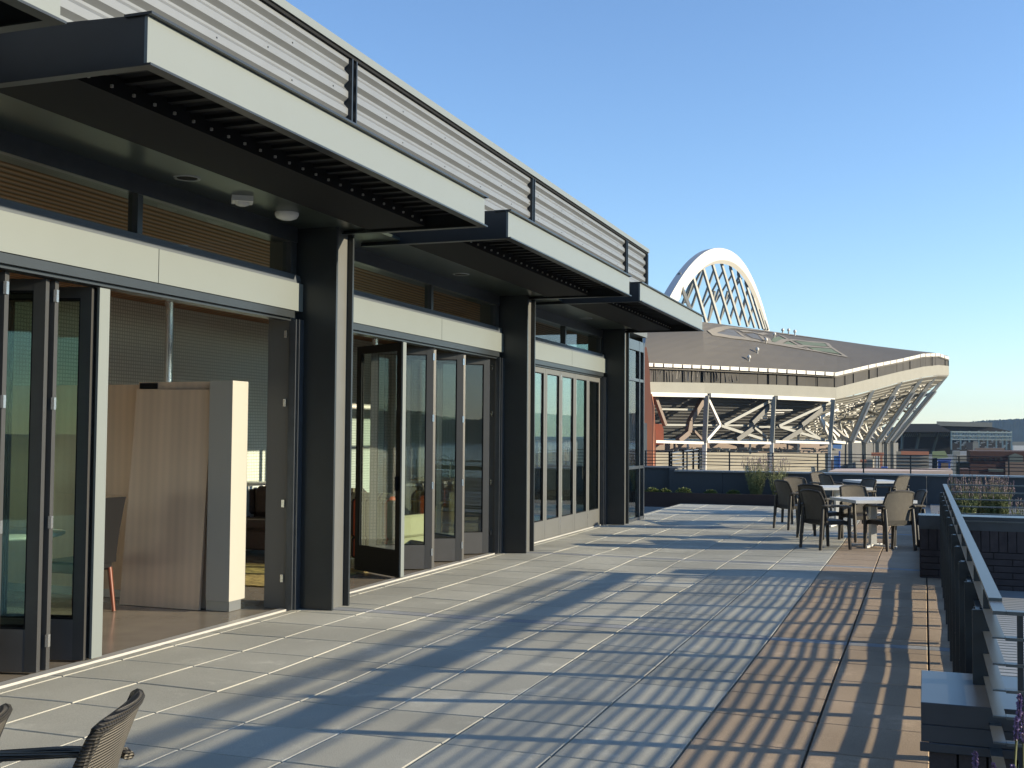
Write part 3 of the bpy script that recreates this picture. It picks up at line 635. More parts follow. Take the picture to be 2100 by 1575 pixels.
# ================================================================== WICKER CHAIRS AND TABLES
def wicker_chair():                       # local: seat faces +X, origin on the floor at the middle of the rear legs
    t = thing('wicker_chair', '', 'chair', (0, 0, 0))
    n = 14; mrows = 20; rows = []; H = .855; z0 = .36
    for i in range(mrows+1):
        f = i/mrows; z = z0+(H-z0)*f; w = .222+.022*math.sin(math.pi*min(1, f*1.05)); row = []
        for j in range(n+1):
            u = j/n*2-1; top = -.022*u*u*(f**3)
            x = .02-.10*f**1.4+.045*u*u+.02*math.sin(math.pi*f)
            row.append((x, u*w, z+top))
        rows.append(row)
    m = MB(); m.grid(rows, thick=(.028, 0, 0)); back = m.build('backrest', 'wicker', t)
    e = MB(); e.tube([(r[0][0]+.014, r[0][1], r[0][2]) for r in rows]+[(p[0]+.014, p[1], p[2]+.004) for p in rows[-1][1:-1]]+[(r[-1][0]+.014, r[-1][1], r[-1][2]) for r in rows[::-1]], .019, 8); e.build('woven_rim', 'wickerdark', back)
    m = MB(); m.grid([[(.02+.46*a/6, (b/6*2-1)*(.235+.02*a/6), .425+.012*math.sin(math.pi*b/6)-(.02 if a == 6 else 0)) for b in range(7)] for a in range(7)], thick=(0, 0, -.06)); m.build('seat', 'wickerdark', t)
    for sy in (-1, 1):
        m = MB(); m.tube([(.0, sy*.245, .64), (.02, sy*.27, .645), (.2, sy*.29, .645), (.40, sy*.285, .635), (.455, sy*.28, .60)], [.018, .024, .026, .025, .02], 8)
        for v in m.v: v.z = .64+(v.z-.64)*.75
        m.build('armrest', 'wicker', t)
        m = MB(); m.tube([(.455, sy*.275, .62), (.46, sy*.26, .40), (.475, sy*.26, .0)], [.027, .030, .023], 8); m.build('leg', 'chairleg', t)
        m = MB(); m.tube([(.02, sy*.235, .60), (.0, sy*.235, .38), (-.03, sy*.24, .0)], [.024, .030, .023], 8); m.build('leg', 'chairleg', t)
    for ch in [x for x in COL.objects if x.parent == t]: ch.matrix_parent_inverse = Matrix.Identity(4)
    return t
proto = wicker_chair(); used = [False]
def place_chair(x, y, ang, label, grp):
    c = proto if not used[0] else copy_tree(proto); used[0] = True
    c.location = (x, y, fz(x, y)+.002); c.rotation_euler.z = R(ang); c['label'] = label; c['group'] = grp; c['category'] = 'chair'
def table():
    t = thing('bistro_table', '', 'table'); h = .475
    m = MB(); 
    for i in range(9): m.box(-h+.03+i*(2*h-.06)/9+.003, -h+.03+(i+1)*(2*h-.06)/9-.003, -h+.03, h-.03, .705, .725)
    m.build('tabletop', 'white_table', t)
    m = MB(); m.box(-h, h, -h, -h+.03, .685, .73); m.box(-h, h, h-.03, h, .685, .73); m.box(-h, -h+.03, -h+.03, h-.03, .685, .73); m.box(h-.03, h, -h+.03, h-.03, .685, .73); m.build('edge_frame', 'white_table', t)
    m = MB(); m.box(-.045, .045, -.045, .045, .035, .70); m.build('pedestal', 'white_table', t)
    m = MB()
    for a in range(4):
        d = Vector((math.cos(a*math.pi/2+math.pi/4), math.sin(a*math.pi/2+math.pi/4), 0)); m.bar(d*.03+Vector((0, 0, .035)), d*.36+Vector((0, 0, .018)), .05, .03)
    m.build('foot', 'white_table', t)
    for ch in [x for x in COL.objects if x.parent == t]: ch.matrix_parent_inverse = Matrix.Identity(4)
    return t
T1 = table(); ta = 27.3
TC = [(-.74, 18.06, 'white slatted square table nearest the camera among the wicker chairs'), (-1.52, 21.9, 'white square table in the middle of the row of wicker sets'), (-1.02, 25.4, 'white square table farthest away by the rooftop wall')]
for i, (x, y, lb) in enumerate(TC):
    t = T1 if i == 0 else copy_tree(T1); t.location = (x, y, fz(x, y)); t.rotation_euler.z = R(ta); tag(t, lb, 'table', 'square tables on the terrace')
g = 'wicker chairs around the terrace tables'
place_chair(-1.56, 17.28, 41, 'wicker chair with its dark back to the camera, nearest on the left', g)
place_chair(-.34, 17.46, 128, 'wicker chair with a sunlit woven back at the front right of the nearest table', g)
place_chair(-.06, 18.15, 195, 'wicker chair with sunlit rim directly behind the front right chair', g)
place_chair(-1.08, 19.15, -55, 'sunlit wicker chair at the far side of the nearest table', g)
place_chair(-2.38, 20.73, 38, 'leftmost wicker chair, standing apart at the middle table', g)
place_chair(-2.35, 22.45, -60, 'wicker chair with a ribbed sunlit back left behind the middle table', g)
place_chair(-1.72, 18.9, 60, 'wicker chair half hidden right behind the nearest left chair', g)
place_chair(-1.0, 22.6, 215, 'wicker chair with dark top behind the sunlit chair of the nearest table', g)
place_chair(-1.95, 24.7, 35, 'wicker chair with a black back left of the farthest table', g)
place_chair(-2.2, 25.8, -35, 'wicker chair with a sunlit back left behind the farthest table', g)
place_chair(-.42, 24.4, 150, 'sunlit wicker chair at the right end of the farthest table', g)
g2 = 'wicker chairs at the bottom left corner'
place_chair(-2.25, 2.77, 205, 'close wicker chair seen from the side at the bottom left', g2)
place_chair(-2.47, 2.46, 205, 'wicker chair of which only the rim shows at the left edge', g2)
# ================================================================== STADIUM (about 300-600 m away)
ST = thing('football_stadium', 'large stadium with dark sloping roof, white arch and raking steel columns', 'stadium', (0, 0, 0))
MT['roofm'] = mat('stadium_roof_membrane', (.095, .085, .073), .8, 0, .02, .12); MT['stconc'] = mat('stadium_concrete', (.24, .232, .20), .75, 0, .25, .06, .2, 4)
MT['stwhite'] = mat('stadium_white_steel', (.60, .57, .52), .5); MT['ststeel'] = mat('stadium_column_paint', (.22, .22, .20), .5, 0, .2, .05)
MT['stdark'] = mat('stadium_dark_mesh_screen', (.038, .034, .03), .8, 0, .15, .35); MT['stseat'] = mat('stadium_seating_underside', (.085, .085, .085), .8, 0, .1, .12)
MT['orange'] = mat('stadium_orange_stucco', (.42, .16, .09), .8, 0, .2, .05); MT['stseatw'] = mat('stadium_west_underside', (.20, .19, .165), .8, 0, .1, .12); MT['rakepaint'] = mat('raking_column_paint', (.42, .40, .35), .5); MT['raker'] = mat('unlit_raker_steel', (.11, .105, .095), .6); MT['brownst'] = mat('stadium_brown_steel', (.15, .10, .075), .6)  # raker colour darkened to stand in for lack of sun
MT['embg'] = mat('roof_emblem_green', (.12, .15, .10), .8, 0, .05, .1); MT['embb'] = mat('roof_emblem_blue_grey', (.105, .11, .12), .8, 0, .05, .1); MT['embl'] = mat('roof_emblem_pale', (.22, .195, .16), .8, 0, .05, .1)
MT['concwall'] = mat('stadium_base_wall', (.27, .24, .185), .8, 0, .15, .05); MT['ridgecap'] = mat('arch_cap_grey', (.42, .42, .42), .6)
def D1(x): return 304+(x-1318)*.1411       # depth of the north face behind photo column x
# eave and roof outline: (x, y, depth)
EV = [(1318, 745, 304), (1445, 750.5, 322), (1590, 757.5, 341), (1715, 765, 360), (1790, 748, 388), (1848, 737, 415), (1893, 726.5, 441), (1925, 725.5, 463), (1946, 733, 478)]
SL = [(1330, 666, 335), (1440, 660, 348), (1475, 664, 365), (1530, 672, 392), (1600, 682, 417), (1700, 696, 447), (1800, 710, 470), (1890, 723, 488), (1940, 729.5, 492)]
rows = []
for (ex, ey, ed), (sx, sy, sd_) in zip(EV, SL):
    a, b = at(ex, ey, ed), at(sx, sy, sd_); row = []
    for i in range(9):
        f = i/8; p = a.lerp(b, f); p.z += 1.2*math.sin(math.pi*f)*(1 if ex < 1720 else .3); row.append(p)
    rows.append(row)
# subdivide along the eave for smoothness
rows2 = []
for i in range(len(rows)-1):
    for q in range(3): rows2.append([rows[i][j].lerp(rows[i+1][j], q/3) for j in range(9)])
rows2.append(rows[-1])
m = MB(); m.grid(rows2, thick=(0, 0, -1.4), smooth=False); roof = part(m, 'roof', 'roofm', ST, fixn=False)
bvh = BVHTree.FromPolygons([v for r in rows2 for v in r], [(i*9+j, i*9+j+1, (i+1)*9+j+1, (i+1)*9+j) for i in range(len(rows2)-1) for j in range(8)])
def on_roof(x, y, up=.15):
    d = (at(x, y, 1)-CP).normalized(); h = bvh.ray_cast(CP, d)
    return (h[0]+Vector((0, 0, up))) if h[0] else None
def c1(p): return (1440+p[0]*.2476, 640+p[1]*.2476)
def stroke(mb, pts, w, up):
    P = [on_roof(*c1(p), up) for p in pts]; P = [p for p in P if p]; Q = []
    for a, b in zip(P[:-1], P[1:]):
        for i in range(6): Q.append(a.lerp(b, i/6))
    if not P: return
    Q.append(P[-1]); rr = []
    for i, p in enumerate(Q):
        d = (Q[min(i+1, len(Q)-1)]-Q[max(i-1, 0)]); s_ = d.cross(Vector((0, 0, 1))); s_.z = 0; s_.normalize()
        L, R_ = p-s_*w/2, p+s_*w/2
        for v in (L, R_):
            h = bvh.ray_cast(Vector((v.x, v.y, 200)), Vector((0, 0, -1)))
            if h[0]: v.z = h[0].z+up
        rr.append([L, R_])
    mb.grid(rr, smooth=False)
m = MB()
for pts in ([(65,178),(250,212),(440,238),(530,255),(620,270),(780,298),(940,325),(1190,372)], [(65,178),(130,150),(205,132),(240,132)], [(1190,372),(1120,330),(1060,290),(1030,258)],
            [(240,132),(450,152),(700,187),(900,212),(1080,238)], [(290,165),(340,205),(420,232),(500,250)], [(320,162),(400,167),(480,187),(530,180)], [(480,200),(520,240),(600,268)], [(540,215),(560,250),(640,270)],
            [(650,197),(720,235),(800,280),(900,315)], [(620,270),(680,237),(760,234),(1030,258)], [(800,280),(1060,298)], [(630,266),(820,290)]): stroke(m, pts, 1.7, .22)
m.build('roof_emblem_lines', 'embl', roof, fixn=False)
def fill(pts, mt, name):
    m = MB(); P = [on_roof(*c1(p), .12) for p in pts]
    if all(P):
        c = sum(P, Vector())/len(P); h = bvh.ray_cast(Vector((c.x, c.y, 200)), Vector((0, 0, -1))); c.z = (h[0].z if h[0] else c.z)+.12
        m.add(P+[c], [(i, (i+1) % len(P), len(P)) for i in range(len(P))]); m.build(name, mt, roof, fixn=False)
fill([(100,178),(205,140),(290,160),(340,205),(480,242),(250,205)], 'embb', 'roof_emblem_field'); fill([(360,185),(430,180),(480,200),(500,235),(420,218)], 'embb', 'roof_emblem_field')
for p in ([(760,240),(1020,262),(1050,288),(840,276)], [(590,215),(640,203),(700,232),(620,260),(570,240)], [(880,294),(1070,305),(1140,350),(930,318)], [(660,268),(710,244),(780,275)]): fill(p, 'embg', 'roof_emblem_field')
for (x, y) in ((1536, 740), (1553, 724), (1571, 704), (1588, 692), (1605, 683), (1617, 681), (1630, 684)):
    p = on_roof(x, y, 0)
    if p is None: p = at(x, y+2, 415)
    m = MB(); m.lathe(p-Vector((0, 0, .5)), [(.25, 0), (.25, 1.2), (.55, 1.3), (.55, 1.9), (.3, 2.2), (0, 2.3)], 10); m.build('roof_vent', 'stwhite', roof)
# facade ribbons under the eave: offsets down from the eave in photo rows
def ribbon(name, mt, tops, bots, dd=0, thick=1.2, n=1):
    """tops/bots: (x, y, depth)"""
    rows = [[at(*t[:2], t[2]+dd) for t in tops], [Vector((at(*t[:2], t[2]+dd).x, at(*t[:2], t[2]+dd).y, at(*b_[:2], b_[2]+dd).z)) for t, b_ in zip(tops, bots)]]
    m = MB(); m.grid(rows, smooth=False, thick=(Fv.x*thick, Fv.y*thick, 0)); return part(m, name, mt, ST, fixn=False)
dEV = lambda x: [d for (a, _, d) in EV if a == x][0]
X9 = [e[0] for e in EV]; DP = [e[2] for e in EV]
edge_b = [751, 756, 763.5, 771, 753.5, 742, 731.5, 730.5, 737]
ribbon('roof_edge', 'stwhite', [(x, e[1]-1.2, d) for x, e, d in zip(X9, EV, DP)], [(x, y, d) for x, y, d in zip(X9, edge_b, DP)], -1.2, 2.2)
scr_b = [783, 785, 789, 794.5, 775.5, 761.5, 752, 748.5, 750.5]
ribbon('mesh_screen', 'stdark', [(x, y-.5, d) for x, y, d in zip(X9, edge_b, DP)], [(x, y+1, d) for x, y, d in zip(X9, scr_b, DP)], 1.5, .4)
bnd_b = [804.5, 807.5, 812, 818.5, 800, 783.5, 773.5, 769, 769.5]
ribbon('concrete_band', 'stconc', [(x, y, d) for x, y, d in zip(X9, scr_b, DP)], [(x, y, d) for x, y, d in zip(X9, bnd_b, DP)], 0, 1.5)
# band returns round the far end
a, b = at(1946, 750.5, 478), at(1946, 769.5, 478); c_ = at(1925, 745, 520)
m = MB(); m.prism([a, (c_.x, c_.y, a.z), (c_.x, c_.y, b.z), b], (-1.5, 0, 0)); part(m, 'concrete_band', 'stconc', ST)
a2 = at(1946, 735, 478); m = MB(); m.prism([a2, (c_.x, c_.y, a2.z), (c_.x, c_.y, a.z), a], (-.5, 0, 0)); part(m, 'mesh_screen', 'stdark', ST)
def interp(X, Yv, x):
    for i in range(len(X)-1):
        if X[i] <= x <= X[i+1]: f = (x-X[i])/(X[i+1]-X[i]); return Yv[i]+(Yv[i+1]-Yv[i])*f
    return Yv[0] if x < X[0] else Yv[-1]
# joints in the white edge and mullions of the screen
m = MB(); s = MB(); x = 1322
while x < 1944:
    d = interp(X9, DP, x); et = interp(X9, [e[1] for e in EV], x); eb = interp(X9, edge_b, x); sb = interp(X9, scr_b, x)
    a, b = at(x, et-1, d-1.6), at(x, eb, d-1.6); m.bar(a, (a.x, a.y, b.z), .22)
    if random.random() < .85:
        a, b = at(x+random.uniform(-3, 3), eb, d+1.2), at(x, sb, d+1.2); s.bar(a, (a.x, a.y, b.z), random.choice((.16, .16, .5)), .3)
    x += 19*(1-.55*max(0, (x-1700)/240)) if x > 1700 else 19.5
part(m, 'roof_edge_joint', 'brownst', ST); part(s, 'screen_mullion', 'black', ST)
# crumpled fabric behind the clear part of the screen
m = MB()
for i in range(46):
    x = 1335+i*5.4+random.uniform(-2, 2); d = D1(x)+1.1
    if x > 1590: break
    a = at(x, 757+random.uniform(-1, 6), d); b = at(x+random.uniform(-6, 6), 783+random.uniform(-3, 2), d); m.bar(a, b, random.uniform(.15, .5), .1)
part(m, 'hanging_mesh', mat('grey_mesh', (.21, .19, .17), .8), ST)
# stepped seating underside, north face and west side
def inner(x): return Vector((-.86, .10, 0)) if x >= 1715 else Vector((-.80, .60, 0))
BX = [1325, 1445, 1590, 1712]; BYt = [806, 809, 814, 820]
steps = 15; rows = []
OUT = [(x, interp(X9, bnd_b, x), D1(x)+1.6) for x in BX]+[(1760, 809, 375), (1790, 800.5, 388), (1848, 784, 415), (1893, 774, 441), (1925, 769.5, 463), (1944, 770, 476)]
low_z = at(1500, 900, 330).z
for i in range(steps+1):
    f = i/steps; r1, r2 = [], []
    for (x, y, d) in OUT:
        p = at(x, y, d); dr = (p.z-low_z); w_ = 1.45*dr
        q = p+inner(x)*w_*f
        zt = p.z-dr*f; zb = p.z-dr*min(1, (i+1)/steps)
        r1.append(Vector((q.x, q.y, zt))); r2.append(Vector((q.x, q.y, zt-.2*dr/steps)))
    rows += [r1, r2]
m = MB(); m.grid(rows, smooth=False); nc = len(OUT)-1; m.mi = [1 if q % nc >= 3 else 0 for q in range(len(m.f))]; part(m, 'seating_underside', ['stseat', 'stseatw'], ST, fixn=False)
m = MB()                                   # white bars standing in for sunlit riser slots on the west side
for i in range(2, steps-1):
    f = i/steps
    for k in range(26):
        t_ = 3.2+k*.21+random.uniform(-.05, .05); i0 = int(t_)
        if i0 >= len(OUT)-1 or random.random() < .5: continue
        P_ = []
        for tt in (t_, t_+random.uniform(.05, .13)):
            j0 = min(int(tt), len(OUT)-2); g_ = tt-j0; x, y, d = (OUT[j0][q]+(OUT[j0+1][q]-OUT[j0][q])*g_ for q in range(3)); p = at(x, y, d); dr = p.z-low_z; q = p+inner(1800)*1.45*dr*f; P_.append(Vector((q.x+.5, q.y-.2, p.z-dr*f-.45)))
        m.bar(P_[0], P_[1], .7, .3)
kind(part(m, 'sunlit_riser', 'stwhite', ST), 'stuff')
# north columns, beams and struts
for x, xt, yt in ((1445, 1452, 811), (1583, 1590, 813), (1702, 1714, 819)):
    d = D1(x)-1.5; a, b = at(x, 908, d), at(xt, yt, d); b.x, b.y = a.x+(b.x-a.x)*.6, a.y; m = MB(); m.bar(a, b, 1.35, 1.2); part(m, 'column', 'ststeel', ST)
    g_ = Vector((a.x-.25, a.y, at(x, 1000, d).z)); m = MB(); m.bar(a, g_, 1.15, 1.1); part(m, 'lower_column', 'stwhite', ST)
for (xa, xb, ya, yb) in ((1328, 1448, 808.5, 811), (1456, 1585, 810.5, 815), (1593, 1710, 815.5, 820.5)):
    m = MB(); m.bar(at(xa, ya, D1(xa)-1.2), at(xb, yb, D1(xb)-1.2), .9, 1.1); part(m, 'top_beam', 'stwhite', ST)
for (xa, xb) in ((1343, 1441), (1449, 1579), (1588, 1699), (1706, 1738), (1748, 1768)):
    m = MB(); m.bar(at(xa, 905.5, D1(xa)-1.2 if xa < 1700 else 362+(xa-1702)*.85), at(xb, 908.5, D1(xb)-1.2 if xb < 1705 else 362+(xb-1702)*.85), 1, .9 if xa > 1700 else .75); part(m, 'floor_beam', 'stwhite', ST)
def strut(pts, w, mt, dd=0, name='brace', dfun=D1):
    m = MB()
    for (xa, ya), (xb, yb) in zip(pts[:-1], pts[1:]): m.bar(at(xa, ya, dfun(xa)+dd), at(xb, yb, dfun(xb)+dd), w*.72, w*.72)
    part(m, name, mt, ST)
C2 = lambda p: (1320+p[0]*.1905, 780+p[1]*.1905)
for pts, w, mt in (([(690,200),(820,480),(670,650)], 1.1, 'stwhite'), ([(1370,215),(860,480)], 1.15, 'ststeel'), ([(830,490),(1330,650)], 1.1, 'ststeel'),
                   ([(2010,235),(1450,490)], 1.1, 'ststeel'), ([(1460,500),(1950,645)], 1.1, 'ststeel'), ([(650,190),(500,440),(480,560),(370,650)], 2.0, 'brownst'), ([(500,500),(630,640)], .9, 'brownst'), ([(115,165),(230,480)], 1.4, 'brownst'),
                   ([(1350,270),(1160,460),(1160,520),(990,640)], 2.0, 'raker'), ([(1190,510),(1320,610)], .9, 'ststeel'), ([(1940,290),(1690,480),(1690,530),(1480,660)], 2.0, 'raker'), ([(1730,520),(1900,630)], .9, 'ststeel'),
                   ([(1900,410),(1990,600)], 1.1, 'stwhite'), ([(1910,420),(2100,600)], 1.1, 'stwhite'), ([(1890,400),(2090,310)], 1.0, 'stwhite')):
    strut([C2(p) for p in pts], w, mt, 1.5 if mt != 'brownst' else 3.0)
for x in (475, 1145, 1665): a, b = C2((x, 560)), C2((x, 780)); strut([a, b], .9, 'stwhite', 6, 'post')
for y, x0, x1 in ((310, 190, 560), (480, 235, 1140), (500, 1200, 1700)):
    strut([C2((x0, y)), C2((x1, y+6))], .7, 'ststeel', 4, 'cross_beam')
for i in range(5): strut([C2((1300-22*i, 320+29*i)), C2((1600-90*i, 320+28*i))], .30, 'stwhite', 1.2, 'light_slot')
# clutter of seats and fittings at concourse level
m = MB()
for i in range(95):
    x = random.uniform(1350, 1700); y = random.uniform(917, 925.5); d = D1(x)+random.uniform(1.5, 9); a = at(x, y, d); m.box(a.x, a.x+random.choice((.4, .8, 2.4, 4)), a.y, a.y+.5, a.z-random.uniform(.1, .55), a.z)
kind(part(m, 'concourse_fittings', 'stconc', ST), 'stuff')
m = MB(); m.grid([[at(1343, 908, D1(1343)+11), at(1705, 910, D1(1705)+11)], [at(1343, 935, D1(1343)+11), at(1705, 935, D1(1705)+11)]], thick=(0, 1, 0)); part(m, 'concourse_back_wall', 'brownst', ST)
# base wall
rows = [[at(x, 928 if x < 1700 else 929, D1(x)-.6) for x in (1343, 1450, 1590, 1700)]]; rows.append([Vector((p.x, p.y, -16)) for p in rows[0]])
m = MB(); m.grid(rows, smooth=False, thick=(-.8, .8, 0)); part(m, 'base_wall', 'concwall', ST)
m = MB()
for i in range(1, 14):
    z = rows[0][0].z-i*.9; a, b = rows[0][0], rows[0][3]; m.bar((a.x+.03, a.y-.03, z), (b.x+.03, b.y-.03, z), .06, .07)
part(m, 'wall_groove', 'stconc', ST)
# orange stair tower on the left
m = MB(); P_ = [at(x, y, 303-1) for x, y in ((1296, 712), (1326, 712), (1331, 745), (1334, 800), (1343, 850), (1345, 905), (1345, 1010), (1296, 1010))]; m.prism(P_, (-4, 6, 0)); part(m, 'stair_tower', 'orange', ST)
m = MB(); P_ = [at(x, y, 309) for x, y in ((1340, 869), (1357, 870), (1361, 880), (1361, 912), (1340, 912))]; m.prism(P_, (-2, 3, 0)); part(m, 'stair_tower_wing', 'orange', ST)
m = MB(); m.tube([at(1336, 808, 300), at(1340, 835, 300), at(1340, 955, 300)], .25, 8); part(m, 'drain_pipe', 'orange', ST)
m = MB(); P_ = [at(x, y, 300) for x, y in ((1316, 866), (1327, 868), (1327, 960), (1316, 960))]; m.prism(P_, (-1, 2, 0)); part(m, 'pale_door_panel', 'stconc', ST)
# raking columns on the west side
WB = [(1744, 905, 388, 1789.5, 800), (1772, 908, 415, 1847, 783), (1799, 907, 441, 1890.5, 775), (1816, 908, 463, 1918, 771.5), (1829, 906, 480, 1940, 771)]
for i, (xb, yb, d, xt, yt) in enumerate(WB):
    a = at(xb, yb, d); b = at(xt, yt, d+.5)
    m = MB(); m.bar(a, a.lerp(b, .78), 1.9, 1.4); m.bar(a.lerp(b, .76), b, 1.2, 1.2); part(m, 'raking_column', 'rakepaint', ST)
    m = MB(); o_ = Vector((1.0, -.9, -.2)); m.bar(a+o_, a.lerp(b, .77)+o_, 1.0, .5); part(m, 'column_flange', 'stwhite', ST)
    g_ = Vector((a.x, a.y, -24)); m = MB(); m.bar(a, g_, 1.5, 1.4); part(m, 'lower_column', 'stconc' if i % 2 else 'ststeel', ST)
    m = MB(); dd = Vector((-12, 9, 0)); top = at(xb-52-6*i*0, yb-45, d+10); m.bar(a+Vector((-.5, 0, 0)), top, 1.2, 1.1); m.bar(top, at(xb-30, yb-2, d+14), .9, .8); m.bar(top+Vector((4, 3, 1)), at(xb-15, yb-2, d+16), .9, .8); part(m, 'inner_brace', 'stwhite', ST)
    m = MB(); m.bar(a.lerp(b, .45), at(xt-60-8*i, yt+60, d+14), .9, .8); m.bar(a.lerp(b, .75), a.lerp(b, .6)+Vector((-14, 8, -3)), .9, .8); m.bar(a.lerp(b, .93), a.lerp(b, .30)+Vector((-17, 6, 4)), 1.3, .9); part(m, 'upper_brace', 'ststeel', ST)
for i in range(34):
    k = random.randrange(5); xb, yb, d, xt, yt = WB[k]; a = at(xb, yb, d).lerp(at(xt, yt, d), random.uniform(.1, .85))+Vector((random.uniform(-16, -3), random.uniform(3, 14), random.uniform(-1, 2)))
    if i == 0: mm = MB()
    v = Vector((random.uniform(-1, 1), random.uniform(-.3, .3), random.uniform(-1, 1))).normalized()*random.uniform(1.5, 5); mm.bar(a, a+v, .45, .45)
kind(part(mm, 'service_pipework', 'ststeel', ST), 'stuff')
m = MB(); rows = [[at(x, 908, d) for x, d in ((1700, 372), (1750, 396), (1800, 452), (1842, 505))], [at(x, 990, d) for x, d in ((1700, 372), (1750, 396), (1800, 452), (1842, 505))]]; m.grid(rows, smooth=False, thick=(-2, 1, 0)); part(m, 'lower_back_wall', 'stseat', ST)
# arch: swept box section along a parabola-like curve
near, far = at(1318, 735, 322), at(1578, 676, 588); peakz = at(1463, 506, 452).z
def arch_pt(t, off=0, out=0):
    b = near.lerp(far, t); s4 = 1-abs(2*t-1)**2.15; z0 = near.z+(far.z-near.z)*t
    return Vector((b.x+off, b.y, z0+(peakz-((near.z+far.z)/2))*s4+out))
N = 56; rws = []
ax = (far-near); ax.z = 0; ax.normalize(); side = Vector((ax.y, -ax.x, 0))
for i in range(N+1):
    t = i/N; p = arch_pt(t); q = (arch_pt(min(1, t+.01))-arch_pt(max(0, t-.01))).normalized(); nrm = q.cross(side); 
    if nrm.z < 0: nrm = -nrm
    h = 6.3-3.5*t; w_ = 2.6
    rws.append([p, p-nrm*h+side*0, p-nrm*(h+1.4)-side*w_*.5, p-nrm*h*.7-side*w_, p-nrm*.2-side*w_, p])
m = MB(); m.grid(rws, smooth=False); m.add([r[4] for r in rws]+[r[0]+Vector((0, 0, .05)) for r in rws], [(i, i+1, N+1+i+1, N+1+i) for i in range(N)], 1); arch = part(m, 'arch', ['stwhite', 'ridgecap'], ST, fixn=False)
C3 = lambda p: (1300+p[0]*.1905, 490+p[1]*.1905)
def dar(x): return interp([1318, 1400, 1463, 1520, 1578], [322, 385, 452, 520, 588], x)
FRN = [((490,365),(700,985)), ((615,240),(790,945)), ((730,160),(925,920)), ((840,135),(1040,915)), ((940,140),(1140,932)), ((1035,190),(1225,945)), ((1120,270),(1300,955)), ((1200,380),(1355,965)), ((1270,510),(1395,970)), ((1335,665),(1420,975)), ((1395,830),(1442,978))]
for (a, b) in FRN:
    A, Bq = C3(a), C3(b); d = dar(A[0])-1; p = at(*A, d); q = at(*Bq, d+4 if b[0] > 700 else d-18); k = p.lerp(q, .16); k2 = Vector((p.x+.1, p.y, k.z)); 
    m = MB(); m.bar(p, k2, 1.0, 1.0); m.bar(k2, q, 1.0, .9); m.build('hanger', 'ststeel', arch)
    e = (q-k2).normalized(); 
BKF = [((640,400),(500,760)), ((665,290),(440,640)), ((640,440),(550,690)), ((760,320),(620,740)), ((860,340),(720,740)), ((960,350),(745,740)), ((870,560),(800,885)), ((915,540),(800,890)), ((1010,560),(930,870)), ((1060,380),(880,680)), ((1130,400),(925,880)), ((1160,420),(985,660)), ((1110,620),(1030,880)), ((1220,560),(1130,890)), ((1210,640),(1135,890)), ((1290,700),(1230,930)), ((750,280),(560,680))]
for i, (a, b) in enumerate(BKF):
    A, Bq = C3(a), C3(b); d = dar(A[0])+5; m = MB(); m.bar(at(*A, d), at(*Bq, d+2), .9, .8); m.build('rear_hanger', 'ststeel', arch)

# ================================================================== SECOND STADIUM, BUILDINGS, HILLS
MT['bbroof'] = mat('ballpark_roof', (.014, .017, .024), .7, 0, .02, .2); MT['bbsteel'] = mat('ballpark_steel', (.08, .10, .09), .6); MT['bbpanel'] = mat('ballpark_panel', (.19, .19, .165), .7); MT['bbdark'] = mat('ballpark_dark_seating', (.006, .009, .016), .9)
BP = thing('ballpark', 'distant ballpark grandstand with dark roof and green steel trusses', 'stadium', (0, 0, 0)); DB = 900
def flat(name, mt, px, D, parent, thick=6):
    P_ = [at(x, y, D) for x, y in px]; m = MB(); m.prism(P_, (0, thick, 0)); return part(m, name, mt, parent)
flat('roof', 'bbroof', ((1838, 869), (1920, 869), (1951, 884), (1951, 886), (1838, 886)), DB, BP, 60); flat('roof', 'bbroof', ((1920, 873), (2035, 876), (2075, 885), (2075, 887), (1951, 884)), DB+10, BP, 60)
flat('roof_panel', 'bbpanel', ((1921, 864), (2035, 866.5), (2035, 876), (1921, 873)), DB+6, BP, 4)
flat('seating', 'bbdark', ((1832, 886), (1952, 886), (1952, 932), (1828, 932)), DB+30, BP, 10)
flat('truss_backing', mat('pale_truss_backing', (.30, .36, .40), .8), ((1852, 886.5), (1947, 886.5), (1947, 895.5), (1852, 895.5)), DB+28, BP, 1)
flat('deck_edge', 'bbdark', ((1832, 921), (1908, 921), (1900, 938), (1828, 938)), DB+5, BP, 8)
m = MB()
for i in range(24):
    x = 1853+i*4; m.bar(at(x, 886.5, DB+26), at(x+4, 895.5, DB+26), .5); m.bar(at(x+4, 886.5, DB+26), at(x, 895.5, DB+26), .4)
for x, x2 in ((1851, 1849), (1887, 1877), (1925, 1911), (1951, 1951)): m.bar(at(x, 884, DB+24), at(x2, 932, DB+22), 1.6)
part(m, 'truss', 'bbsteel', BP)
m = MB()
for i, x in enumerate((1951, 1970, 1988, 2007, 2025, 2043, 2056, 2064, 2074)): m.bar(at(x, 884, DB-4), at(x, 922, DB-4), 1.1)
for y, w_ in ((885.5, 1.0), (893.5, .6), (901, .5)): m.bar(at(1951, y, DB-5), at(2075, y+1.5, DB-5), w_)
for i in range(18):
    x = 1952+i*6.8; m.bar(at(x, 886, DB-4), at(x+6.8, 900, DB-4), .4); m.bar(at(x+6.8, 886, DB-4), at(x, 900, DB-4), .4)
part(m, 'steel_frame', mat('ballpark_pale_steel', (.34, .38, .34), .6), BP)
m = MB()
for i in range(7):
    for k in range(3):
        x = 1953+i*17+k*5; a = at(x, 899.5, DB-2); m.box(a.x, a.x+1.7, a.y, a.y+2, a.z-.8, a.z+.8)
for i in range(60):
    x = random.uniform(1955, 2065); y = 921-(x % 18)*.9+random.uniform(-2, 1); a = at(x, y, DB+3); m.box(a.x, a.x+random.uniform(.8, 2.6), a.y, a.y+1, a.z-.3, a.z+.3)
part(m, 'pale_fittings', 'stwhite', BP)
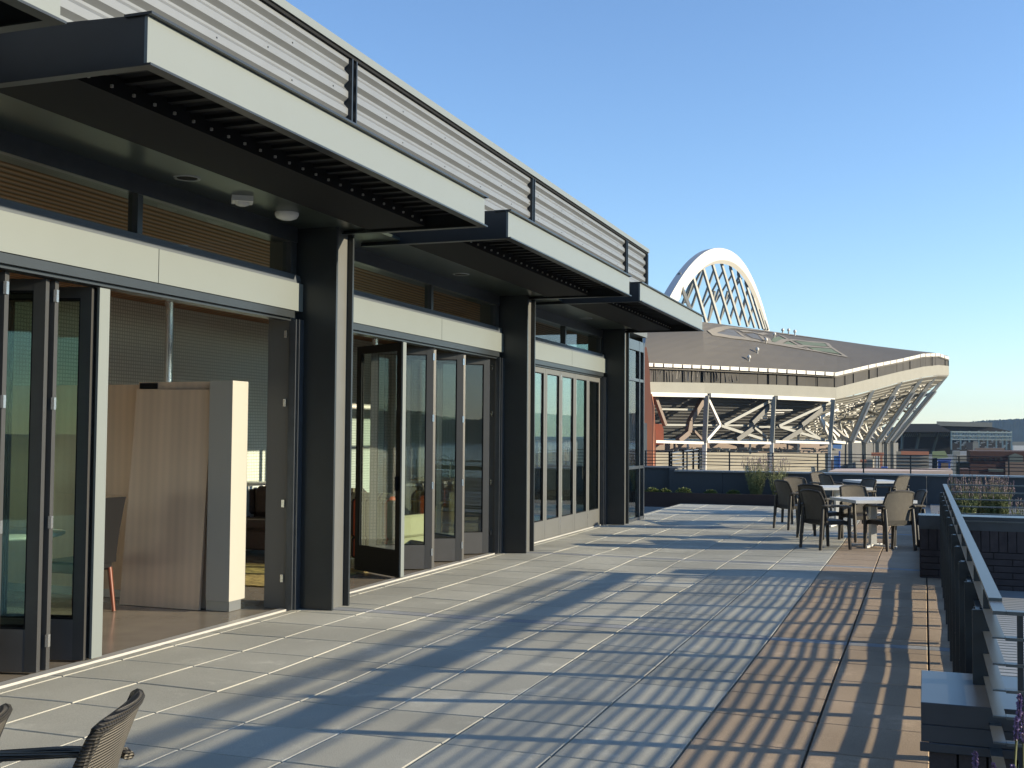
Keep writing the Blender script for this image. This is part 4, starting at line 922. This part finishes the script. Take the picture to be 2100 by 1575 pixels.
flat('rear_wall', 'bbroof', ((1951, 903), (2075, 903), (2075, 925), (1951, 925)), DB+14, BP, 4); flat('stand_block', 'bbpanel', ((1995, 907), (2007, 907), (2007, 923), (1995, 923)), DB-14, BP, 4); flat('stand_block', 'bbroof', ((1982, 907), (1994.5, 907), (1994.5, 923), (1982, 923)), DB-14, BP, 4)
def block(name, label, cat, px, D, mt, thick=12, extra=None, grp=None):
    t = thing(name, label, cat, (0, 0, 0), grp); flat('wall', mt, px, D, t, thick)
    if extra:
        for nm, p2, m2 in extra: flat(nm, m2, p2, D-.4, t, 1)
    return t
MT['redbrick'] = mat('red_brown_brick', (.05, .018, .016), .85, 0, .1, .2); MT['paleroof'] = mat('pale_roof_gravel', (.46, .42, .36), .9, 0, .05, .12); MT['blue'] = mat('blue_tarp_paint', (.03, .08, .30), .6); MT['ltblue'] = mat('light_blue_steel', (.14, .27, .50), .6); MT['grass'] = mat('pitch_grass', (.10, .13, .03), .9, 0, .1, .2)
block('brick_warehouse', 'long dark red brick warehouse at the right edge', 'building', ((1990, 925), (2140, 926), (2140, 1020), (1990, 1020)), 420, 'redbrick', 40,
      [('gable_front', ((2068, 935), (2082, 929.5), (2098, 935), (2098, 948), (2068, 948)), 'bbsteel'), ('lower_wing', ((2062, 947), (2140, 947), (2140, 975), (2062, 975)), 'brownst'), ('window_band', ((2027, 961), (2058, 962), (2058, 968), (2027, 967)), 'bbsteel')]
      +[('window', ((1996+i*11, 938), (2001+i*11, 938), (2001+i*11, 946), (1996+i*11, 946)), 'bbdark') for i in range(6)])
block('pale_shed', 'low pale corrugated shed with an orange brick upper band beyond the far railing', 'building', ((1838, 928), (1905, 930), (1905, 1000), (1838, 1000)), 380, 'stconc', 20,
      [('brick_band', ((1848, 925), (1905, 926), (1905, 933), (1848, 932.5)), 'orange'), ('pale_band', ((1838, 925.5), (1847.5, 925.5), (1847.5, 932), (1838, 932)), 'concwall')]+[('groove', ((1838, 938+i*7), (1905, 938.4+i*7), (1905, 939.2+i*7), (1838, 938.8+i*7)), 'brownst') for i in range(4)])
block('orange_kiosk', 'orange roofed kiosk with pale piers below the stadium columns', 'kiosk', ((1776, 942), (1790, 942), (1790, 990), (1776, 990)), 350, 'concwall', 6,
      [('roof', ((1764, 942.5), (1776, 942.5), (1776, 948), (1764, 948)), 'orange'), ('canopy', ((1787, 928), (1812, 928), (1812, 935), (1787, 935)), 'orange'), ('pier', ((1797, 935), (1800, 935), (1800, 975), (1797, 975)), 'stwhite'), ('pier', ((1805, 935), (1809, 935), (1809, 975), (1805, 975)), 'orange'), ('low_wall', ((1776, 959), (1794, 959), (1794, 968), (1776, 968)), 'orange')])
block('blue_kiosk', 'dark blue framed kiosk in front of the ballpark', 'kiosk', ((1924, 944), (1949, 944), (1949, 972), (1924, 972)), 300, 'blue', 5, [('opening', ((1930, 950), (1945, 950), (1945, 966), (1930, 966)), 'brownst'), ('roof', ((1922, 941), (1951, 941), (1951, 945), (1922, 945)), 'blue')])
block('steel_lift_tower', 'light blue steel lift framework beside the pale stadium wall', 'lift tower', ((1710, 935), (1720, 935), (1720, 966), (1710, 966)), 330, 'ltblue', 3, [('frame', ((1720, 925), (1723, 925), (1723, 966), (1720, 966)), 'blue'), ('brown_panel', ((1704, 943), (1709, 943), (1709, 966), (1704, 966)), 'brownst'), ('blue_cover', ((1708, 912), (1726, 912), (1725, 921), (1708, 919)), 'ltblue')])
block('blue_container', 'small blue container beyond the far railing', 'container', ((1807, 957), (1820, 957), (1820, 964), (1807, 964)), 330, 'blue', 3)
block('pink_roof_slab', 'low sunlit pinkish roof edge just beyond the far wall cap', 'building', ((1700, 966), (1954, 966), (1954, 980), (1700, 980)), 120, mat('pinkish_roof', (.60, .44, .34), .8), 10)
block('green_stand', 'pale green stepped stand beside the ballpark', 'grandstand', ((1912, 926), (1938, 925), (1945, 938), (1912, 942)), 520, mat('pale_green_stand', (.22, .27, .14), .8), 5)
# distant clutter: low buildings and yards to the right, each a block with a roof line
cols_ = ['stconc', 'bbsteel', 'redbrick', 'bbpanel', 'stwhite', 'brownst', 'ststeel', 'bbroof']
names_ = ['pale concrete', 'grey green metal', 'dark red brick', 'beige panelled', 'white painted', 'brown clad', 'light grey', 'dark slate blue']
k = 0
for (x, y, w_, h, D) in ((1962, 934, 22, 10, 480), (1962, 948, 26, 6, 430), (1968, 962, 20, 5, 360), (2076, 906, 30, 5, 1500), (2078, 914, 40, 6, 1200), (2000, 919, 60, 6, 640), (1955, 925, 14, 18, 560), (1912, 940, 10, 14, 440)):
    block('low_building', 'small %s building %s' % (names_[k], ('right of the green stand', 'behind the blue kiosk, low and wide', 'just above the far wall cap near the brick warehouse', 'far away at the right edge below the hills', 'at the right edge beyond the warehouse', 'with a long roof above the brick warehouse', 'between the ballpark and the blue kiosk', 'in front of the pale shed end')[k]), 'building', ((x, y), (x+w_, y), (x+w_, y+h+40), (x, y+h+40)), D, cols_[k], 14); k += 1
# ground and hills
MT['ground'] = mat('city_ground', (.10, .10, .095), .9, 0, .004, .5); m = MB(); m.add([(-9000, -9000, -25), (12000, -9000, -25), (12000, 14000, -25), (-9000, 14000, -25)], [(0, 1, 2, 3)]); kind(m.build('ground', 'ground'))
MT['hill'] = mat('wooded_hill', (.035, .055, .045), .95, 0, .01, .5)
def hillring(name, Rr, az0, az1, hfun, n, mt='hill', jag=6):
    rows = [[], [], []]
    for i in range(n+1):
        a = az0+(az1-az0)*i/n; d = Vector((math.sin(a), math.cos(a), 0)); h = hfun(a)+jag*(noise.noise(Vector((i*.9, 1, 2)))+.5*noise.noise(Vector((i*2.3, 5, 2))))
        rows[0].append(d*Rr+Vector((0, 0, -26))); rows[1].append(d*(Rr+120)+Vector((0, 0, h))); rows[2].append(d*(Rr*1.4)+Vector((0, 0, -26)))
    m = MB(); m.grid(rows, smooth=False); kind(m.build(name, mt, fixn=False))
HAZE = 1
hillring('hills', 5200, R(-14), R(20), lambda a: 52+ (46*max(0, min(1, (a-R(1.6))/R(3.6)))**.6 if a > R(1.6) else 0)+6*math.sin(a*60), 700, 'hill', 7)
hillring('hills', 3400, R(20), R(150), lambda a: 62+22*math.sin(a*5)+8*math.sin(a*23), 900, 'hill', 8)
# harbour water and a yard to the west, seen mirrored in the glass
MT['water'] = mat('water', (.05, .09, .12), .15); m = MB(); m.add([(500, -3000, -24.6), (3500, -3000, -24.6), (3500, 4000, -24.6), (500, 4000, -24.6)], [(0, 1, 2, 3)]); kind(m.build('water', 'water'))
def shed(name, x, y, w_, d_, h, mt, lb):
    t = thing(name, lb, 'building', (x, y, -25)); m = MB(); m.box(x, x+w_, y, y+d_, -25, -25+h); part(m, 'wall', mt, t); m = MB(); m.prism([(x-.5, y-.5, -25+h), (x+w_+.5, y-.5, -25+h), (x+w_/2, y-.5, -25+h+2.5)], (0, d_+1, 0)); part(m, 'roof', 'ststeel', t)
for i in range(10):
    shed('warehouse', 90+random.uniform(0, 260), -120+i*55, random.uniform(25, 60), random.uniform(20, 40), random.uniform(8, 17), cols_[i % 7], '%s harbour shed %s, mirrored in the glass' % (names_[i % 7], ('far to the north', 'north of the terrace', 'north of west', 'just north of west', 'due west', 'west of the table sets', 'west of the far planter', 'south of west', 'west of the stadium', 'far to the south west')[i]))
# haze: one closed box of thin air round everything
hz = MB(); hz.box(-9500, 12500, -9500, 14500, -27, 420); hm = bpy.data.materials.new('haze_air'); hm.use_nodes = True; hn = hm.node_tree; hn.nodes.clear()
ho = hn.nodes.new('ShaderNodeOutputMaterial'); hv = hn.nodes.new('ShaderNodeVolumePrincipled'); hv.inputs['Color'].default_value = (.50, .70, 1, 1); hv.inputs['Density'].default_value = .00003; hv.inputs['Anisotropy'].default_value = .3
hn.links.new(hv.outputs[0], ho.inputs['Volume'])
if HAZE:
    MT['haze'] = hm; kind(hz.build('haze', 'haze'), 'stuff')
